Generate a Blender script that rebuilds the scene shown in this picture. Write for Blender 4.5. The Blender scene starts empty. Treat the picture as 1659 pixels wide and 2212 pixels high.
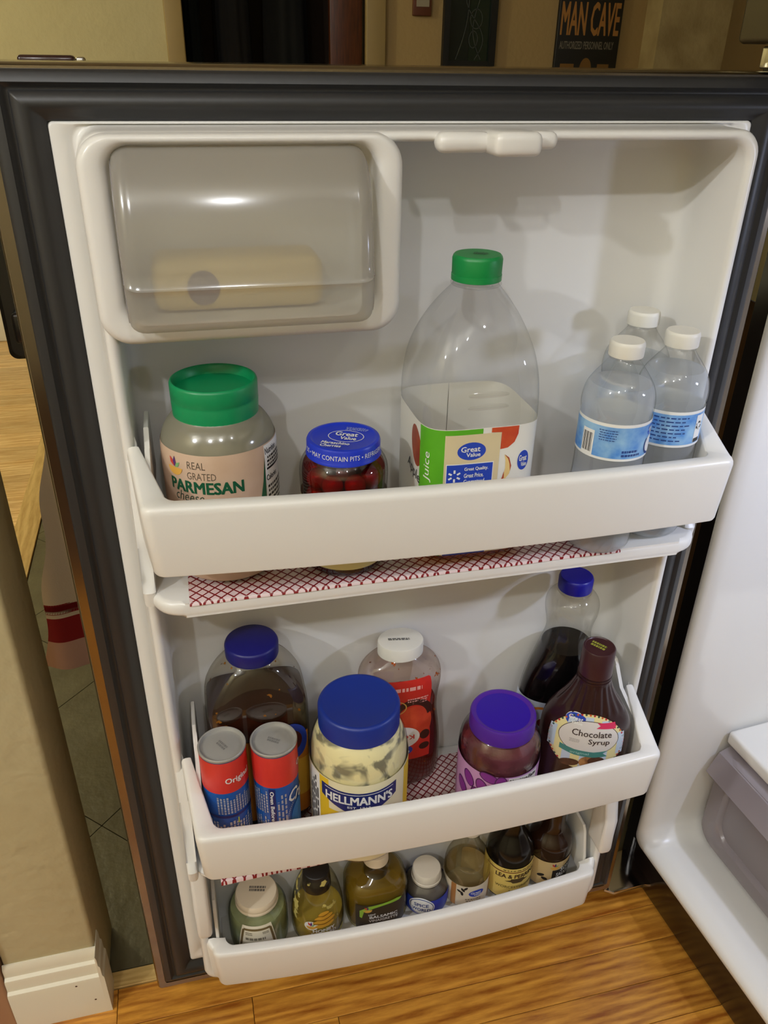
import bpy, bmesh, math, random
from mathutils import Vector, Matrix
from mathutils.geometry import tessellate_polygon
PI = math.pi
S = bpy.context.scene
COL = S.collection

# ---------------------------------------------------------------- camera
cam_d = bpy.data.cameras.new('camera'); cam = bpy.data.objects.new('camera', cam_d); COL.objects.link(cam)
cam_d.sensor_fit = 'HORIZONTAL'; cam_d.sensor_width = 36.0; cam_d.lens = 36.0 * 1750.05 / 1659.0
cam_d.clip_start = 0.02
R = ((0.97109142, -0.23815116, 0.01629342), (-0.10438941, -0.48506189, -0.86822682), (0.21467254, 0.84142676, -0.4958999))
cam.matrix_world = Matrix(((R[0][0], -R[1][0], -R[2][0], 0.0), (R[0][1], -R[1][1], -R[2][1], -0.72),
                           (R[0][2], -R[1][2], -R[2][2], 1.225), (0, 0, 0, 1)))
S.camera = cam

# ---------------------------------------------------------------- world, lamps, exposure
W = bpy.data.worlds.new('room_air'); S.world = W; W.use_nodes = True
W.node_tree.nodes['Background'].inputs[0].default_value = (1.0, 0.9, 0.75, 1)
W.node_tree.nodes['Background'].inputs[1].default_value = 0.02
S.view_settings.view_transform = 'Standard'; S.view_settings.look = 'None'
S.view_settings.gamma = 1.0; S.view_settings.use_curve_mapping = False
S.view_settings.exposure = 0.06
S.cycles.use_denoising = True
S.cycles.max_bounces = 12; S.cycles.transparent_max_bounces = 24; S.cycles.sample_clamp_indirect = 4.0
def lamp(name, loc, power, color, radius):
    d = bpy.data.lights.new(name, 'POINT'); d.energy = power; d.color = color; d.shadow_soft_size = radius
    o = bpy.data.objects.new(name, d); o.location = loc; COL.objects.link(o); return o
BULB = (0.95, 0.965, 1.0)
lamp('ceiling_bulb', (-0.62, -1.65, 2.25), 25, BULB, 0.03)
lamp('ceiling_bulb', (0.12, -1.65, 2.25), 12, BULB, 0.03)
lamp('ceiling_bulb', (0.86, -1.50, 2.28), 3, BULB, 0.03)
lamp('ceiling_bulb', (-1.75, -1.20, 2.20), 56, BULB, 0.03)
sd = bpy.data.lights.new('fridge_bulb', 'SPOT'); sd.energy = 11.0; sd.color = (0.66, 0.74, 1.0); sd.shadow_soft_size = 0.02     # the recessed bulb shines down into the cabinet
sd.spot_size = math.radians(150); sd.spot_blend = 1.0
so = bpy.data.objects.new('fridge_bulb', sd); COL.objects.link(so); so.location = (0.88, -0.42, 1.10)
so.rotation_euler = (Vector((0.75, 0.045, 0.45)) - so.location).to_track_quat('-Z', 'Y').to_euler()
lamp('hall_bulb', (-1.6, 2.0, 2.1), 40, (1.0, 0.97, 0.66), 0.06)

# ---------------------------------------------------------------- materials
def lin(c):
    return tuple((v / 255 / 12.92 if v / 255 <= 0.04045 else ((v / 255 + 0.055) / 1.055) ** 2.4) for v in c) + (1.0,)
_M = {}
def mat(name, rgb, rough=0.45, metal=0.0, noise=None, bump=None, coat=0.0, rgb2=None, spec=0.5, sss=0.0, stretch=None):
    if name in _M: return _M[name]
    m = bpy.data.materials.new(name); m.use_nodes = True; nt = m.node_tree; b = nt.nodes['Principled BSDF']
    b.inputs['Base Color'].default_value = lin(rgb); b.inputs['Roughness'].default_value = rough
    b.inputs['Metallic'].default_value = metal; b.inputs['Coat Weight'].default_value = coat
    b.inputs['Specular IOR Level'].default_value = spec; b.inputs['Subsurface Weight'].default_value = sss
    tc = nt.nodes.new('ShaderNodeTexCoord'); src = tc.outputs['Object']
    if stretch:
        mp = nt.nodes.new('ShaderNodeMapping'); mp.inputs['Scale'].default_value = stretch
        nt.links.new(src, mp.inputs[0]); src = mp.outputs[0]
    if noise:
        n = nt.nodes.new('ShaderNodeTexNoise'); n.inputs['Scale'].default_value = noise[0]; n.inputs['Detail'].default_value = 4
        nt.links.new(src, n.inputs['Vector'])
        r = nt.nodes.new('ShaderNodeValToRGB'); r.color_ramp.elements[0].position = 0.5 - noise[1]; r.color_ramp.elements[1].position = 0.5 + noise[1]
        r.color_ramp.elements[0].color = lin(rgb); r.color_ramp.elements[1].color = lin(rgb2 or rgb)
        nt.links.new(n.outputs['Fac'], r.inputs[0]); nt.links.new(r.outputs[0], b.inputs['Base Color'])
    if bump:
        n2 = nt.nodes.new('ShaderNodeTexNoise'); n2.inputs['Scale'].default_value = bump[0]; n2.inputs['Detail'].default_value = 3
        nt.links.new(src, n2.inputs['Vector'])
        bp = nt.nodes.new('ShaderNodeBump'); bp.inputs['Strength'].default_value = bump[1]; bp.inputs['Distance'].default_value = bump[2]
        nt.links.new(n2.outputs['Fac'], bp.inputs['Height']); nt.links.new(bp.outputs[0], b.inputs['Normal'])
    _M[name] = m; return m

def clear(name, rgb, edge=None, gloss=0.04, rough=0.04, grime=None):
    """thin see-through plastic or a body of liquid: tinted, darker towards its rim, glossy; grime = (scale, threshold, colour)"""
    if name in _M: return _M[name]
    m = bpy.data.materials.new(name); m.use_nodes = True; nt = m.node_tree; nt.nodes.remove(nt.nodes['Principled BSDF'])
    out = nt.nodes['Material Output']; lw = nt.nodes.new('ShaderNodeLayerWeight'); lw.inputs[0].default_value = 0.5
    pw = nt.nodes.new('ShaderNodeMath'); pw.operation = 'POWER'; pw.inputs[1].default_value = 3.0
    nt.links.new(lw.outputs['Facing'], pw.inputs[0])
    mx = nt.nodes.new('ShaderNodeMixRGB'); mx.inputs[1].default_value = lin(rgb); mx.inputs[2].default_value = lin(edge or tuple(c * 0.75 for c in rgb))
    nt.links.new(pw.outputs[0], mx.inputs[0])
    tr = nt.nodes.new('ShaderNodeBsdfTransparent'); nt.links.new(mx.outputs[0], tr.inputs[0])
    gl = nt.nodes.new('ShaderNodeBsdfGlossy'); gl.inputs['Roughness'].default_value = rough
    fa = nt.nodes.new('ShaderNodeMath'); fa.operation = 'MULTIPLY_ADD'; fa.inputs[1].default_value = 0.28; fa.inputs[2].default_value = gloss
    nt.links.new(pw.outputs[0], fa.inputs[0])
    ms = nt.nodes.new('ShaderNodeMixShader'); nt.links.new(fa.outputs[0], ms.inputs[0]); nt.links.new(tr.outputs[0], ms.inputs[1]); nt.links.new(gl.outputs[0], ms.inputs[2])
    last = ms.outputs[0]
    if grime:
        tc = nt.nodes.new('ShaderNodeTexCoord'); n = nt.nodes.new('ShaderNodeTexNoise'); n.inputs['Scale'].default_value = grime[0]; n.inputs['Detail'].default_value = 3
        nt.links.new(tc.outputs['Object'], n.inputs['Vector'])
        r = nt.nodes.new('ShaderNodeValToRGB'); r.color_ramp.elements[0].position = grime[1]; r.color_ramp.elements[1].position = grime[1] + 0.03
        nt.links.new(n.outputs['Fac'], r.inputs[0])
        df = nt.nodes.new('ShaderNodeBsdfDiffuse'); df.inputs[0].default_value = lin(grime[2])
        m2 = nt.nodes.new('ShaderNodeMixShader'); nt.links.new(r.outputs[0], m2.inputs[0]); nt.links.new(last, m2.inputs[1]); nt.links.new(df.outputs[0], m2.inputs[2]); last = m2.outputs[0]
    nt.links.new(last, out.inputs[0]); _M[name] = m; return m

def frosted(name, rgb, see, rough=0.2, gloss=0.12):
    """milky see-through plastic: part clear, part scattering"""
    if name in _M: return _M[name]
    m = bpy.data.materials.new(name); m.use_nodes = True; nt = m.node_tree; nt.nodes.remove(nt.nodes['Principled BSDF'])
    out = nt.nodes['Material Output']
    tr = nt.nodes.new('ShaderNodeBsdfTransparent'); tr.inputs[0].default_value = lin((235, 235, 228))
    tl = nt.nodes.new('ShaderNodeBsdfTranslucent'); tl.inputs[0].default_value = lin(rgb)
    df = nt.nodes.new('ShaderNodeBsdfDiffuse'); df.inputs[0].default_value = lin(rgb)
    a = nt.nodes.new('ShaderNodeMixShader'); a.inputs[0].default_value = 0.55; nt.links.new(tl.outputs[0], a.inputs[1]); nt.links.new(df.outputs[0], a.inputs[2])
    b = nt.nodes.new('ShaderNodeMixShader'); b.inputs[0].default_value = see; nt.links.new(a.outputs[0], b.inputs[1]); nt.links.new(tr.outputs[0], b.inputs[2])
    gl = nt.nodes.new('ShaderNodeBsdfGlossy'); gl.inputs['Roughness'].default_value = rough
    c = nt.nodes.new('ShaderNodeMixShader'); c.inputs[0].default_value = gloss; nt.links.new(b.outputs[0], c.inputs[1]); nt.links.new(gl.outputs[0], c.inputs[2])
    nt.links.new(c.outputs[0], out.inputs[0]); _M[name] = m; return m

def wood(name, dark, light, rough=0.28, along=0, scale=1.0):
    if name in _M: return _M[name]
    m = bpy.data.materials.new(name); m.use_nodes = True; nt = m.node_tree; b = nt.nodes['Principled BSDF']; b.inputs['Roughness'].default_value = rough
    tc = nt.nodes.new('ShaderNodeTexCoord'); oi = nt.nodes.new('ShaderNodeObjectInfo')
    ad = nt.nodes.new('ShaderNodeVectorMath'); ad.operation = 'ADD'; sc = nt.nodes.new('ShaderNodeVectorMath'); sc.operation = 'SCALE'; sc.inputs['Scale'].default_value = 7.0
    cb = nt.nodes.new('ShaderNodeCombineXYZ'); [nt.links.new(oi.outputs['Random'], cb.inputs[i]) for i in range(3)]
    nt.links.new(cb.outputs[0], sc.inputs[0]); nt.links.new(tc.outputs['Object'], ad.inputs[0]); nt.links.new(sc.outputs[0], ad.inputs[1])
    mp = nt.nodes.new('ShaderNodeMapping'); s = [26 * scale, 26 * scale, 26 * scale]; s[along] = 3.2 * scale; mp.inputs['Scale'].default_value = s
    nt.links.new(ad.outputs[0], mp.inputs[0])
    wv = nt.nodes.new('ShaderNodeTexWave'); wv.wave_type = 'BANDS'; wv.bands_direction = 'Y' if along == 0 else 'X'
    wv.inputs['Scale'].default_value = 0.8; wv.inputs['Distortion'].default_value = 18.0; wv.inputs['Detail'].default_value = 4; wv.inputs['Detail Scale'].default_value = 0.45; wv.inputs['Detail Roughness'].default_value = 0.6
    nt.links.new(mp.outputs[0], wv.inputs['Vector'])
    fn = nt.nodes.new('ShaderNodeTexNoise'); fn.inputs['Scale'].default_value = 3.5; fn.inputs['Detail'].default_value = 8; fn.inputs['Roughness'].default_value = 0.65; nt.links.new(mp.outputs[0], fn.inputs['Vector'])
    mxf = nt.nodes.new('ShaderNodeMath'); mxf.operation = 'MULTIPLY_ADD'; mxf.inputs[1].default_value = 0.16; nt.links.new(wv.outputs['Fac'], mxf.inputs[0])
    h = nt.nodes.new('ShaderNodeMath'); h.operation = 'MULTIPLY'; h.inputs[1].default_value = 1.0; nt.links.new(fn.outputs['Fac'], h.inputs[0]); nt.links.new(h.outputs[0], mxf.inputs[2])
    r = nt.nodes.new('ShaderNodeValToRGB'); r.color_ramp.elements[0].position = 0.36; r.color_ramp.elements[1].position = 0.76
    r.color_ramp.elements[0].color = lin(dark); r.color_ramp.elements[1].color = lin(light); nt.links.new(mxf.outputs[0], r.inputs[0])
    hv = nt.nodes.new('ShaderNodeHueSaturation'); vv = nt.nodes.new('ShaderNodeMath'); vv.operation = 'MULTIPLY_ADD'; vv.inputs[1].default_value = 0.3; vv.inputs[2].default_value = 0.85
    nt.links.new(oi.outputs['Random'], vv.inputs[0]); nt.links.new(vv.outputs[0], hv.inputs['Value']); nt.links.new(r.outputs[0], hv.inputs['Color'])
    nt.links.new(hv.outputs[0], b.inputs['Base Color']); _M[name] = m; return m

def lattice_paper(name):
    m = bpy.data.materials.new(name); m.use_nodes = True; nt = m.node_tree; b = nt.nodes['Principled BSDF']; b.inputs['Roughness'].default_value = 0.35
    tc = nt.nodes.new('ShaderNodeTexCoord'); mp = nt.nodes.new('ShaderNodeMapping'); mp.inputs['Rotation'].default_value = (0, 0, PI / 4 + 0.06); mp.inputs['Scale'].default_value = (125, 125, 125)
    nt.links.new(tc.outputs['Object'], mp.inputs[0]); sp = nt.nodes.new('ShaderNodeSeparateXYZ'); nt.links.new(mp.outputs[0], sp.inputs[0])
    g = []
    for i in (0, 1):
        f = nt.nodes.new('ShaderNodeMath'); f.operation = 'FRACT'; nt.links.new(sp.outputs[i], f.inputs[0])
        l = nt.nodes.new('ShaderNodeMath'); l.operation = 'LESS_THAN'; l.inputs[1].default_value = 0.2; nt.links.new(f.outputs[0], l.inputs[0]); g.append(l)
    mx = nt.nodes.new('ShaderNodeMath'); mx.operation = 'MAXIMUM'; nt.links.new(g[0].outputs[0], mx.inputs[0]); nt.links.new(g[1].outputs[0], mx.inputs[1])
    c = nt.nodes.new('ShaderNodeMixRGB'); c.inputs[1].default_value = lin((226, 205, 206)); c.inputs[2].default_value = lin((128, 18, 28))
    nt.links.new(mx.outputs[0], c.inputs[0]); nt.links.new(c.outputs[0], b.inputs['Base Color']); return m

WHITE = mat('white_moulded_plastic', (226, 225, 221), 0.28)
WHITE2 = mat('white_bin_plastic', (228, 226, 220), 0.34)
BLACKR = mat('black_rubber', (36, 36, 37), 0.42, bump=(60, 0.15, 0.001))
BLACKS = mat('black_enamelled_steel', (22, 20, 20), 0.22, spec=0.6)
PET = clear('clear_bottle_plastic', (254, 254, 254), (232, 233, 233), 0.05, 0.04)
GLASS = clear('clear_jar_glass', (251, 252, 251), (200, 202, 200), 0.06, 0.03)
INK_W = mat('white_ink', (232, 232, 228), 0.5)
INK_B = mat('black_ink', (28, 26, 26), 0.5)
INK_BLUE = mat('royal_blue_ink', (34, 66, 176), 0.45)
STEEL = mat('dull_can_steel', (168, 166, 160), 0.42, 0.35)
CHROME = mat('bright_chrome', (215, 215, 218), 0.12, 1.0)

# ---------------------------------------------------------------- mesh helpers
def link(name, me, m, parent=None, ang=35):
    me.materials.append(m)
    o = bpy.data.objects.new(name, me); COL.objects.link(o)
    if parent is not None: o.parent = parent
    me.polygons.foreach_set('use_smooth', [True] * len(me.polygons)); me.set_sharp_from_angle(angle=math.radians(ang))
    return o
def from_data(name, v, f, m, parent=None, ang=35):
    me = bpy.data.meshes.new(name); me.from_pydata([tuple(p) for p in v], [], f); me.validate(); me.update()
    return link(name, me, m, parent, ang)
def from_bm(name, bm, m, parent=None, ang=35, normals=True):
    if normals: bmesh.ops.recalc_face_normals(bm, faces=bm.faces)
    me = bpy.data.meshes.new(name); bm.to_mesh(me); bm.free(); return link(name, me, m, parent, ang)
def empty(name, loc=(0, 0, 0), rz=0.0, parent=None):
    o = bpy.data.objects.new(name, None); o.empty_display_size = 0.02; o.location = loc; o.rotation_euler = (0, 0, rz); COL.objects.link(o)
    if parent is not None: o.parent = parent
    return o
def tag(o, label=None, cat=None, group=None, kind=None):
    for k, v in (('label', label), ('category', cat), ('group', group), ('kind', kind)):
        if v: o[k] = v
    return o
def thing(name, loc, label, cat, group=None, rz=0.0): return tag(empty(name, loc, rz), label, cat, group)

def box_bm(bm, x0, x1, y0, y1, z0, z1, bev=0.0, seg=3):
    vs = [bm.verts.new((x, y, z)) for x in (x0, x1) for y in (y0, y1) for z in (z0, z1)]
    fs = [bm.faces.new([vs[i] for i in q]) for q in ((0, 1, 3, 2), (4, 6, 7, 5), (0, 4, 5, 1), (2, 3, 7, 6), (0, 2, 6, 4), (1, 5, 7, 3))]
    if bev:
        es = list({e for f in fs for e in f.edges})
        bmesh.ops.bevel(bm, geom=es, offset=bev, segments=seg, profile=0.5, affect='EDGES')
    return bm
def box(name, x0, x1, y0, y1, z0, z1, m, parent=None, bev=0.0, seg=3):
    return from_bm(name, box_bm(bmesh.new(), x0, x1, y0, y1, z0, z1, bev, seg), m, parent)
def prism(name, pts, axis, a0, a1, m, parent=None, bev=0.0, seg=3):
    """polygon pts in the plane normal to axis, extruded a0..a1"""
    bm = bmesh.new()
    def P(p, a): return {'x': (a, p[0], p[1]), 'y': (p[0], a, p[1]), 'z': (p[0], p[1], a)}[axis]
    A = [bm.verts.new(P(p, a0)) for p in pts]; B = [bm.verts.new(P(p, a1)) for p in pts]
    fa = bm.faces.new(A); fb = bm.faces.new(B[::-1]); n = len(pts)
    for i in range(n): bm.faces.new((A[i], A[(i + 1) % n], B[(i + 1) % n], B[i]))
    if bev: bmesh.ops.bevel(bm, geom=list(fa.edges) + list(fb.edges), offset=bev, segments=seg, profile=0.5, affect='EDGES')
    return from_bm(name, bm, m, parent)
def rrect(x0, x1, z0, z1, r, n=6):
    r = min(r, (x1 - x0) / 2.001, (z1 - z0) / 2.001); out = []
    for cx, cz, a in ((x1 - r, z1 - r, 0), (x0 + r, z1 - r, PI / 2), (x0 + r, z0 + r, PI), (x1 - r, z0 + r, 1.5 * PI)):
        for i in range(n + 1): t = a + PI / 2 * i / n; out.append((cx + r * math.cos(t), cz + r * math.sin(t)))
    return out
def ring(name, rect, rows, m, parent=None, cap0=False, cap1=False, plane='xz', ang=35, n=6):
    """sweep profile rows (side inset, top inset, bottom inset, depth, corner radius) around a rounded rectangle"""
    x0, x1, z0, z1 = rect; v = []; f = []
    for ds, dt, db, y, r in rows:
        for p in rrect(x0 + ds, x1 - ds, z0 + db, z1 - dt, r, n):
            v.append((p[0], y, p[1]) if plane == 'xz' else ((y, p[0], p[1]) if plane == 'yz' else (p[0], p[1], y)))
    k = 4 * (n + 1)
    for i in range(len(rows) - 1):
        for j in range(k): a, b = i * k + j, i * k + (j + 1) % k; f.append((a, b, b + k, a + k))
    if cap0: f.append(tuple(range(k)))
    if cap1: f.append(tuple(range((len(rows) - 1) * k, len(rows) * k))[::-1])
    bm = bmesh.new(); me = bpy.data.meshes.new('t'); me.from_pydata(v, [], f); bm.from_mesh(me); bpy.data.meshes.remove(me)
    return from_bm(name, bm, m, parent, ang)
def chaikin(rows, it=2):
    for _ in range(it):
        out = [rows[0]]
        for a, b in zip(rows, rows[1:]):
            out.append(tuple(0.75 * p + 0.25 * q for p, q in zip(a, b))); out.append(tuple(0.25 * p + 0.75 * q for p, q in zip(a, b)))
        out.append(rows[-1]); rows = out
    return rows

class Loft:
    """a bottle-like body: rows (z, rx, ry, n) of superellipse sections; angle 0 faces -y, positive towards +x"""
    def __init__(s, rows, smooth=2, sx=1.0):
        rows = [(r[0], r[1], r[1] if len(r) < 3 else r[2], 2.0 if len(r) < 4 else r[3]) for r in rows]
        s.rows = chaikin(rows, smooth) if smooth else rows
    def row(s, z):
        rs = s.rows
        if z <= rs[0][0]: return rs[0][1:]
        for a, b in zip(rs, rs[1:]):
            if z <= b[0]:
                t = (z - a[0]) / (b[0] - a[0] + 1e-12); return tuple(p + (q - p) * t for p, q in zip(a[1:], b[1:]))
        return rs[-1][1:]
    @staticmethod
    def sec(r, t):
        rx, ry, n = r; c, q = math.cos(t), math.sin(t)
        k = (abs(q / rx) ** n + abs(c / ry) ** n) ** (-1.0 / n); return k * q, -k * c
    def mesh(s, name, m, parent, seg=48, inset=0.0, z0=None, z1=None, flat_top=False, ribs=None, caps=True, ang=40):
        rs = [r for r in s.rows if (z0 is None or r[0] >= z0 - 1e-6) and (z1 is None or r[0] <= z1 + 1e-6)]
        if z0 is not None and rs[0][0] > z0 + 1e-5: rs = [(z0,) + s.row(z0)] + rs
        if z1 is not None and rs[-1][0] < z1 - 1e-5: rs = rs + [(z1,) + s.row(z1)]
        v = []; f = []
        for z, rx, ry, n in rs:
            for j in range(seg):
                t = 2 * PI * j / seg; k = 1.0
                if ribs and ribs[2] <= z <= ribs[3]: k = 1 + ribs[1] * math.cos(ribs[0] * t)
                x, y = s.sec((max(rx - inset, 1e-4) * k, max(ry - inset, 1e-4) * k, n), t); v.append((x, y, z))
        L = len(rs)
        for i in range(L - 1):
            for j in range(seg): a, b = i * seg + j, i * seg + (j + 1) % seg; f.append((a, b, b + seg, a + seg))
        if caps: f.append(tuple(range(seg))[::-1]); f.append(tuple(range((L - 1) * seg, L * seg)))
        return from_data(name, v, f, m, parent, ang)
    def girth(s, z):
        r = s.row(z); P = [s.sec(r, 2 * PI * i / 360) for i in range(361)]; return sum(math.hypot(p[0] - q[0], p[1] - q[1]) for p, q in zip(P, P[1:]))
    def surf(s, zref, a0=0.0):
        r = s.row(zref); N = 360; P = [s.sec(r, -PI + 2 * PI * i / N) for i in range(N + 1)]; A = [0.0]
        for p, q in zip(P, P[1:]): A.append(A[-1] + math.hypot(p[0] - q[0], p[1] - q[1]))
        mid = A[N // 2] + (A[-1] * a0 / (2 * PI))
        def tt(u):
            w = (u + mid) % A[-1]; lo, hi = 0, N
            while hi - lo > 1:
                k = (lo + hi) // 2
                if A[k] <= w: lo = k
                else: hi = k
            return -PI + 2 * PI * (lo + (w - A[lo]) / (A[hi] - A[lo] + 1e-12)) / N
        def fn(u, v, e):
            t = tt(u); r = s.row(v); p = s.sec(r, t); a = s.sec(r, t - 0.01); b = s.sec(r, t + 0.01)
            tx, ty = b[0] - a[0], b[1] - a[1]; L = math.hypot(tx, ty) + 1e-12
            return (p[0] + ty / L * e, p[1] - tx / L * e, v)
        return fn
def flat_surf(o, ex, ey):
    o, ex, ey = Vector(o), Vector(ex).normalized(), Vector(ey).normalized(); n = ex.cross(ey)
    return lambda u, v, e: tuple(o + ex * u + ey * v + n * e)

# ---- flat shapes in label space (u, v) -> list of polygons
def rot2(pts, a): c, s = math.cos(a), math.sin(a); return [(x * c - y * s, x * s + y * c) for x, y in pts]
def R4(u0, u1, v0, v1): return [[(u0, v0), (u1, v0), (u1, v1), (u0, v1)]]
def EL(u, v, ru, rv, n=28, a=0.0): return [[(u + p[0], v + p[1]) for p in rot2([(ru * math.cos(2 * PI * i / n), rv * math.sin(2 * PI * i / n)) for i in range(n)], a)]]
def RNG(u, v, ru, rv, t, n=28, a0=0.0, a1=2 * PI):
    out = []
    for i in range(n):
        p, q = a0 + (a1 - a0) * i / n, a0 + (a1 - a0) * (i + 1) / n
        out.append([(u + ru * math.cos(p), v + rv * math.sin(p)), (u + ru * math.cos(q), v + rv * math.sin(q)), (u + (ru - t) * math.cos(q), v + (rv - t) * math.sin(q)), (u + (ru - t) * math.cos(p), v + (rv - t) * math.sin(p))])
    return out
def PRINT(u0, u1, v0, v1, lines, seed=1, vertical=False, fill=0.55):
    """rows of small print too fine to read: short dashes"""
    rnd = random.Random(seed); out = []; h = (v1 - v0) / lines
    if vertical: h = (u1 - u0) / lines
    for i in range(lines):
        a, b = (u0, u1) if not vertical else (v0, v1); p = a + rnd.random() * 0.05 * (b - a); end = b - rnd.random() * 0.25 * (b - a)
        while p < end:
            w = (b - a) * (0.05 + 0.1 * rnd.random()); q = min(p + w, end)
            if not vertical: y = v1 - (i + 1) * h; out += R4(p, q, y + h * (1 - fill) / 2, y + h * (1 + fill) / 2)
            else: x = u0 + i * h; out += R4(x + h * (1 - fill) / 2, x + h * (1 + fill) / 2, p, q)
            p = q + (b - a) * 0.03
    return out
def deco(name, shapes, surf, m, parent, eps=0.0003, step=0.004, vstep=0.006):
    bm = bmesh.new()
    for poly in shapes:
        vs = [bm.verts.new((p[0], p[1], 0)) for p in poly]
        if len(poly) <= 4: bm.faces.new(vs)
        else:
            for t in tessellate_polygon([[Vector((p[0], p[1], 0)) for p in poly]]):
                try: bm.faces.new([vs[i] for i in t])
                except ValueError: pass
    return _wrap(name, bm, surf, m, parent, eps, step, vstep)
def _wrap(name, bm, surf, m, parent, eps, step, vstep):
    if step:
        us = [v.co.x for v in bm.verts]; vs_ = [v.co.y for v in bm.verts]
        for lo, hi, st, nrm, mk in ((min(us), max(us), step, (1, 0, 0), lambda a: (a, 0, 0)), (min(vs_), max(vs_), vstep, (0, 1, 0), lambda a: (0, a, 0))):
            k = math.ceil(lo / st + 1e-6)
            while k * st < hi - 1e-6:
                bmesh.ops.bisect_plane(bm, geom=bm.verts[:] + bm.edges[:] + bm.faces[:], dist=1e-8, plane_co=mk(k * st), plane_no=nrm); k += 1
    for f in bm.faces:
        if f.normal.z < 0: f.normal_flip()
    bm.normal_update()
    for f in bm.faces:
        if f.normal.z < 0: f.normal_flip()
    for v in bm.verts: v.co = surf(v.co.x, v.co.y, eps + v.co.z)
    return from_bm(name, bm, m, parent, 60, normals=False)
def text(name, s, surf, u, v, m, parent, w=None, h=None, bold=0.0, shear=0.0, rot=0.0, eps=0.0005, step=0.004):
    """lettering centred on (u, v), scaled to width w and/or height h"""
    c = bpy.data.curves.new('t', 'FONT'); c.body = s; c.shear = shear; c.resolution_u = 2; c.fill_mode = 'FRONT'
    o = bpy.data.objects.new('t', c); COL.objects.link(o); dg = bpy.context.evaluated_depsgraph_get(); dg.update()
    ev = o.evaluated_get(dg); me = ev.to_mesh(); bm = bmesh.new(); bm.from_mesh(me); ev.to_mesh_clear()
    if bold:                                                # heavier strokes: the same letters laid over themselves, slightly shifted
        g = bm.verts[:] + bm.edges[:] + bm.faces[:]; b = bold * 0.8
        for k_, (dx, dy) in enumerate(((b, b * 0.6), (-b, b * 0.6), (b, -b * 0.6), (-b, -b * 0.6))):
            if k_ < 3: q = bmesh.ops.duplicate(bm, geom=g)['geom']; bmesh.ops.translate(bm, verts=[e for e in q if isinstance(e, bmesh.types.BMVert)], vec=(dx, dy, 0.00005 * (k_ + 1)))
            else: bmesh.ops.translate(bm, verts=[e for e in g if isinstance(e, bmesh.types.BMVert)], vec=(dx, dy, 0))
    bpy.data.objects.remove(o); bpy.data.curves.remove(c)
    xs = [p.co.x for p in bm.verts]; ys = [p.co.y for p in bm.verts]; cx, cy = (min(xs) + max(xs)) / 2, (min(ys) + max(ys)) / 2
    sx = w / (max(xs) - min(xs)) if w else None; sy = h / (max(ys) - min(ys)) if h else None; sx = sx or sy; sy = sy or sx
    ca, sa = math.cos(rot), math.sin(rot)
    for p in bm.verts:
        x, y = (p.co.x - cx) * sx, (p.co.y - cy) * sy; p.co = (u + x * ca - y * sa, v + x * sa + y * ca, p.co.z)
    return _wrap(name, bm, surf, m, parent, eps, step, 0.02)
def oval_logo(surf, u, v, ru, parent, rv=None, rot=0.0, blue=None):
    """the blue oval with two white words"""
    rv = rv or ru * 0.62
    deco('emblem_edge', EL(u + ru * 0.03, v + rv * 0.05, ru * 1.05, rv * 1.06, a=rot), surf, INK_W, parent, 0.0005)
    deco('emblem', EL(u, v, ru, rv, a=rot), surf, blue or INK_BLUE, parent, 0.0007)
    d = rot2([(-ru * 0.08, rv * 0.25), (ru * 0.13, -rv * 0.38)], rot)
    text('lettering', 'Great', surf, u + d[0][0], v + d[0][1], INK_W, parent, w=ru * 1.35, h=rv * 0.62, bold=0.02, rot=rot, eps=0.0009)
    text('lettering', 'Value', surf, u + d[1][0], v + d[1][1], INK_W, parent, w=ru * 1.0, h=rv * 0.46, bold=0.02, rot=rot, eps=0.0009)
def leaf_logo(surf, u, v, k, parent, disc=True):
    """three leaves over a bowl"""
    if disc: deco('emblem_disc', EL(u, v, k * 1.15, k * 0.95), surf, INK_W, parent, 0.0005)
    def leaf(du, dv, L, w, a): return [[(u + du + p[0], v + dv + p[1]) for p in rot2([(0, 0), (w, L * 0.4), (w * 0.5, L * 0.8), (0, L), (-w, L * 0.5)], a)]]
    deco('emblem_leaf', leaf(-k * 0.05, 0, k * 0.95, k * 0.2, 0.55), surf, mat('leaf_red', (196, 62, 50)), parent, 0.0008)
    deco('emblem_leaf', leaf(0, 0, k * 0.95, k * 0.17, 0.0), surf, mat('leaf_violet', (84, 44, 110)), parent, 0.0009)
    deco('emblem_leaf', leaf(k * 0.06, -k * 0.05, k * 0.75, k * 0.17, -0.75), surf, mat('leaf_green', (120, 170, 110)), parent, 0.0008)
    deco('emblem_bowl', [[(u + k * 0.8 * math.cos(PI + PI * i / 10), v - k * 0.05 + k * 0.7 * math.sin(PI + PI * i / 10)) for i in range(11)]], surf, mat('leaf_gold', (218, 166, 74)), parent, 0.0008)
def screw_cap(parent, z0, z1, r, m, ribs=60, amp=0.012, name='cap', dish=0.0, ang=40):
    rows = [(z0, r * 0.985), (z0 + 0.001, r), (z1 - 0.0035, r), (z1 - 0.0012, r * 0.975), (z1, r * 0.92)]
    if dish: rows += [(z1 + 0.0002, r * 0.85), (z1 - dish, r * 0.82), (z1 - dish - 0.0002, r * 0.3)]
    return Loft([(z, q, q, 2) for z, q in rows], 0).mesh(name, m, parent, seg=ribs * 2, ribs=(ribs, amp, z0 + 0.0012, z1 - 0.003), ang=ang)

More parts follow.
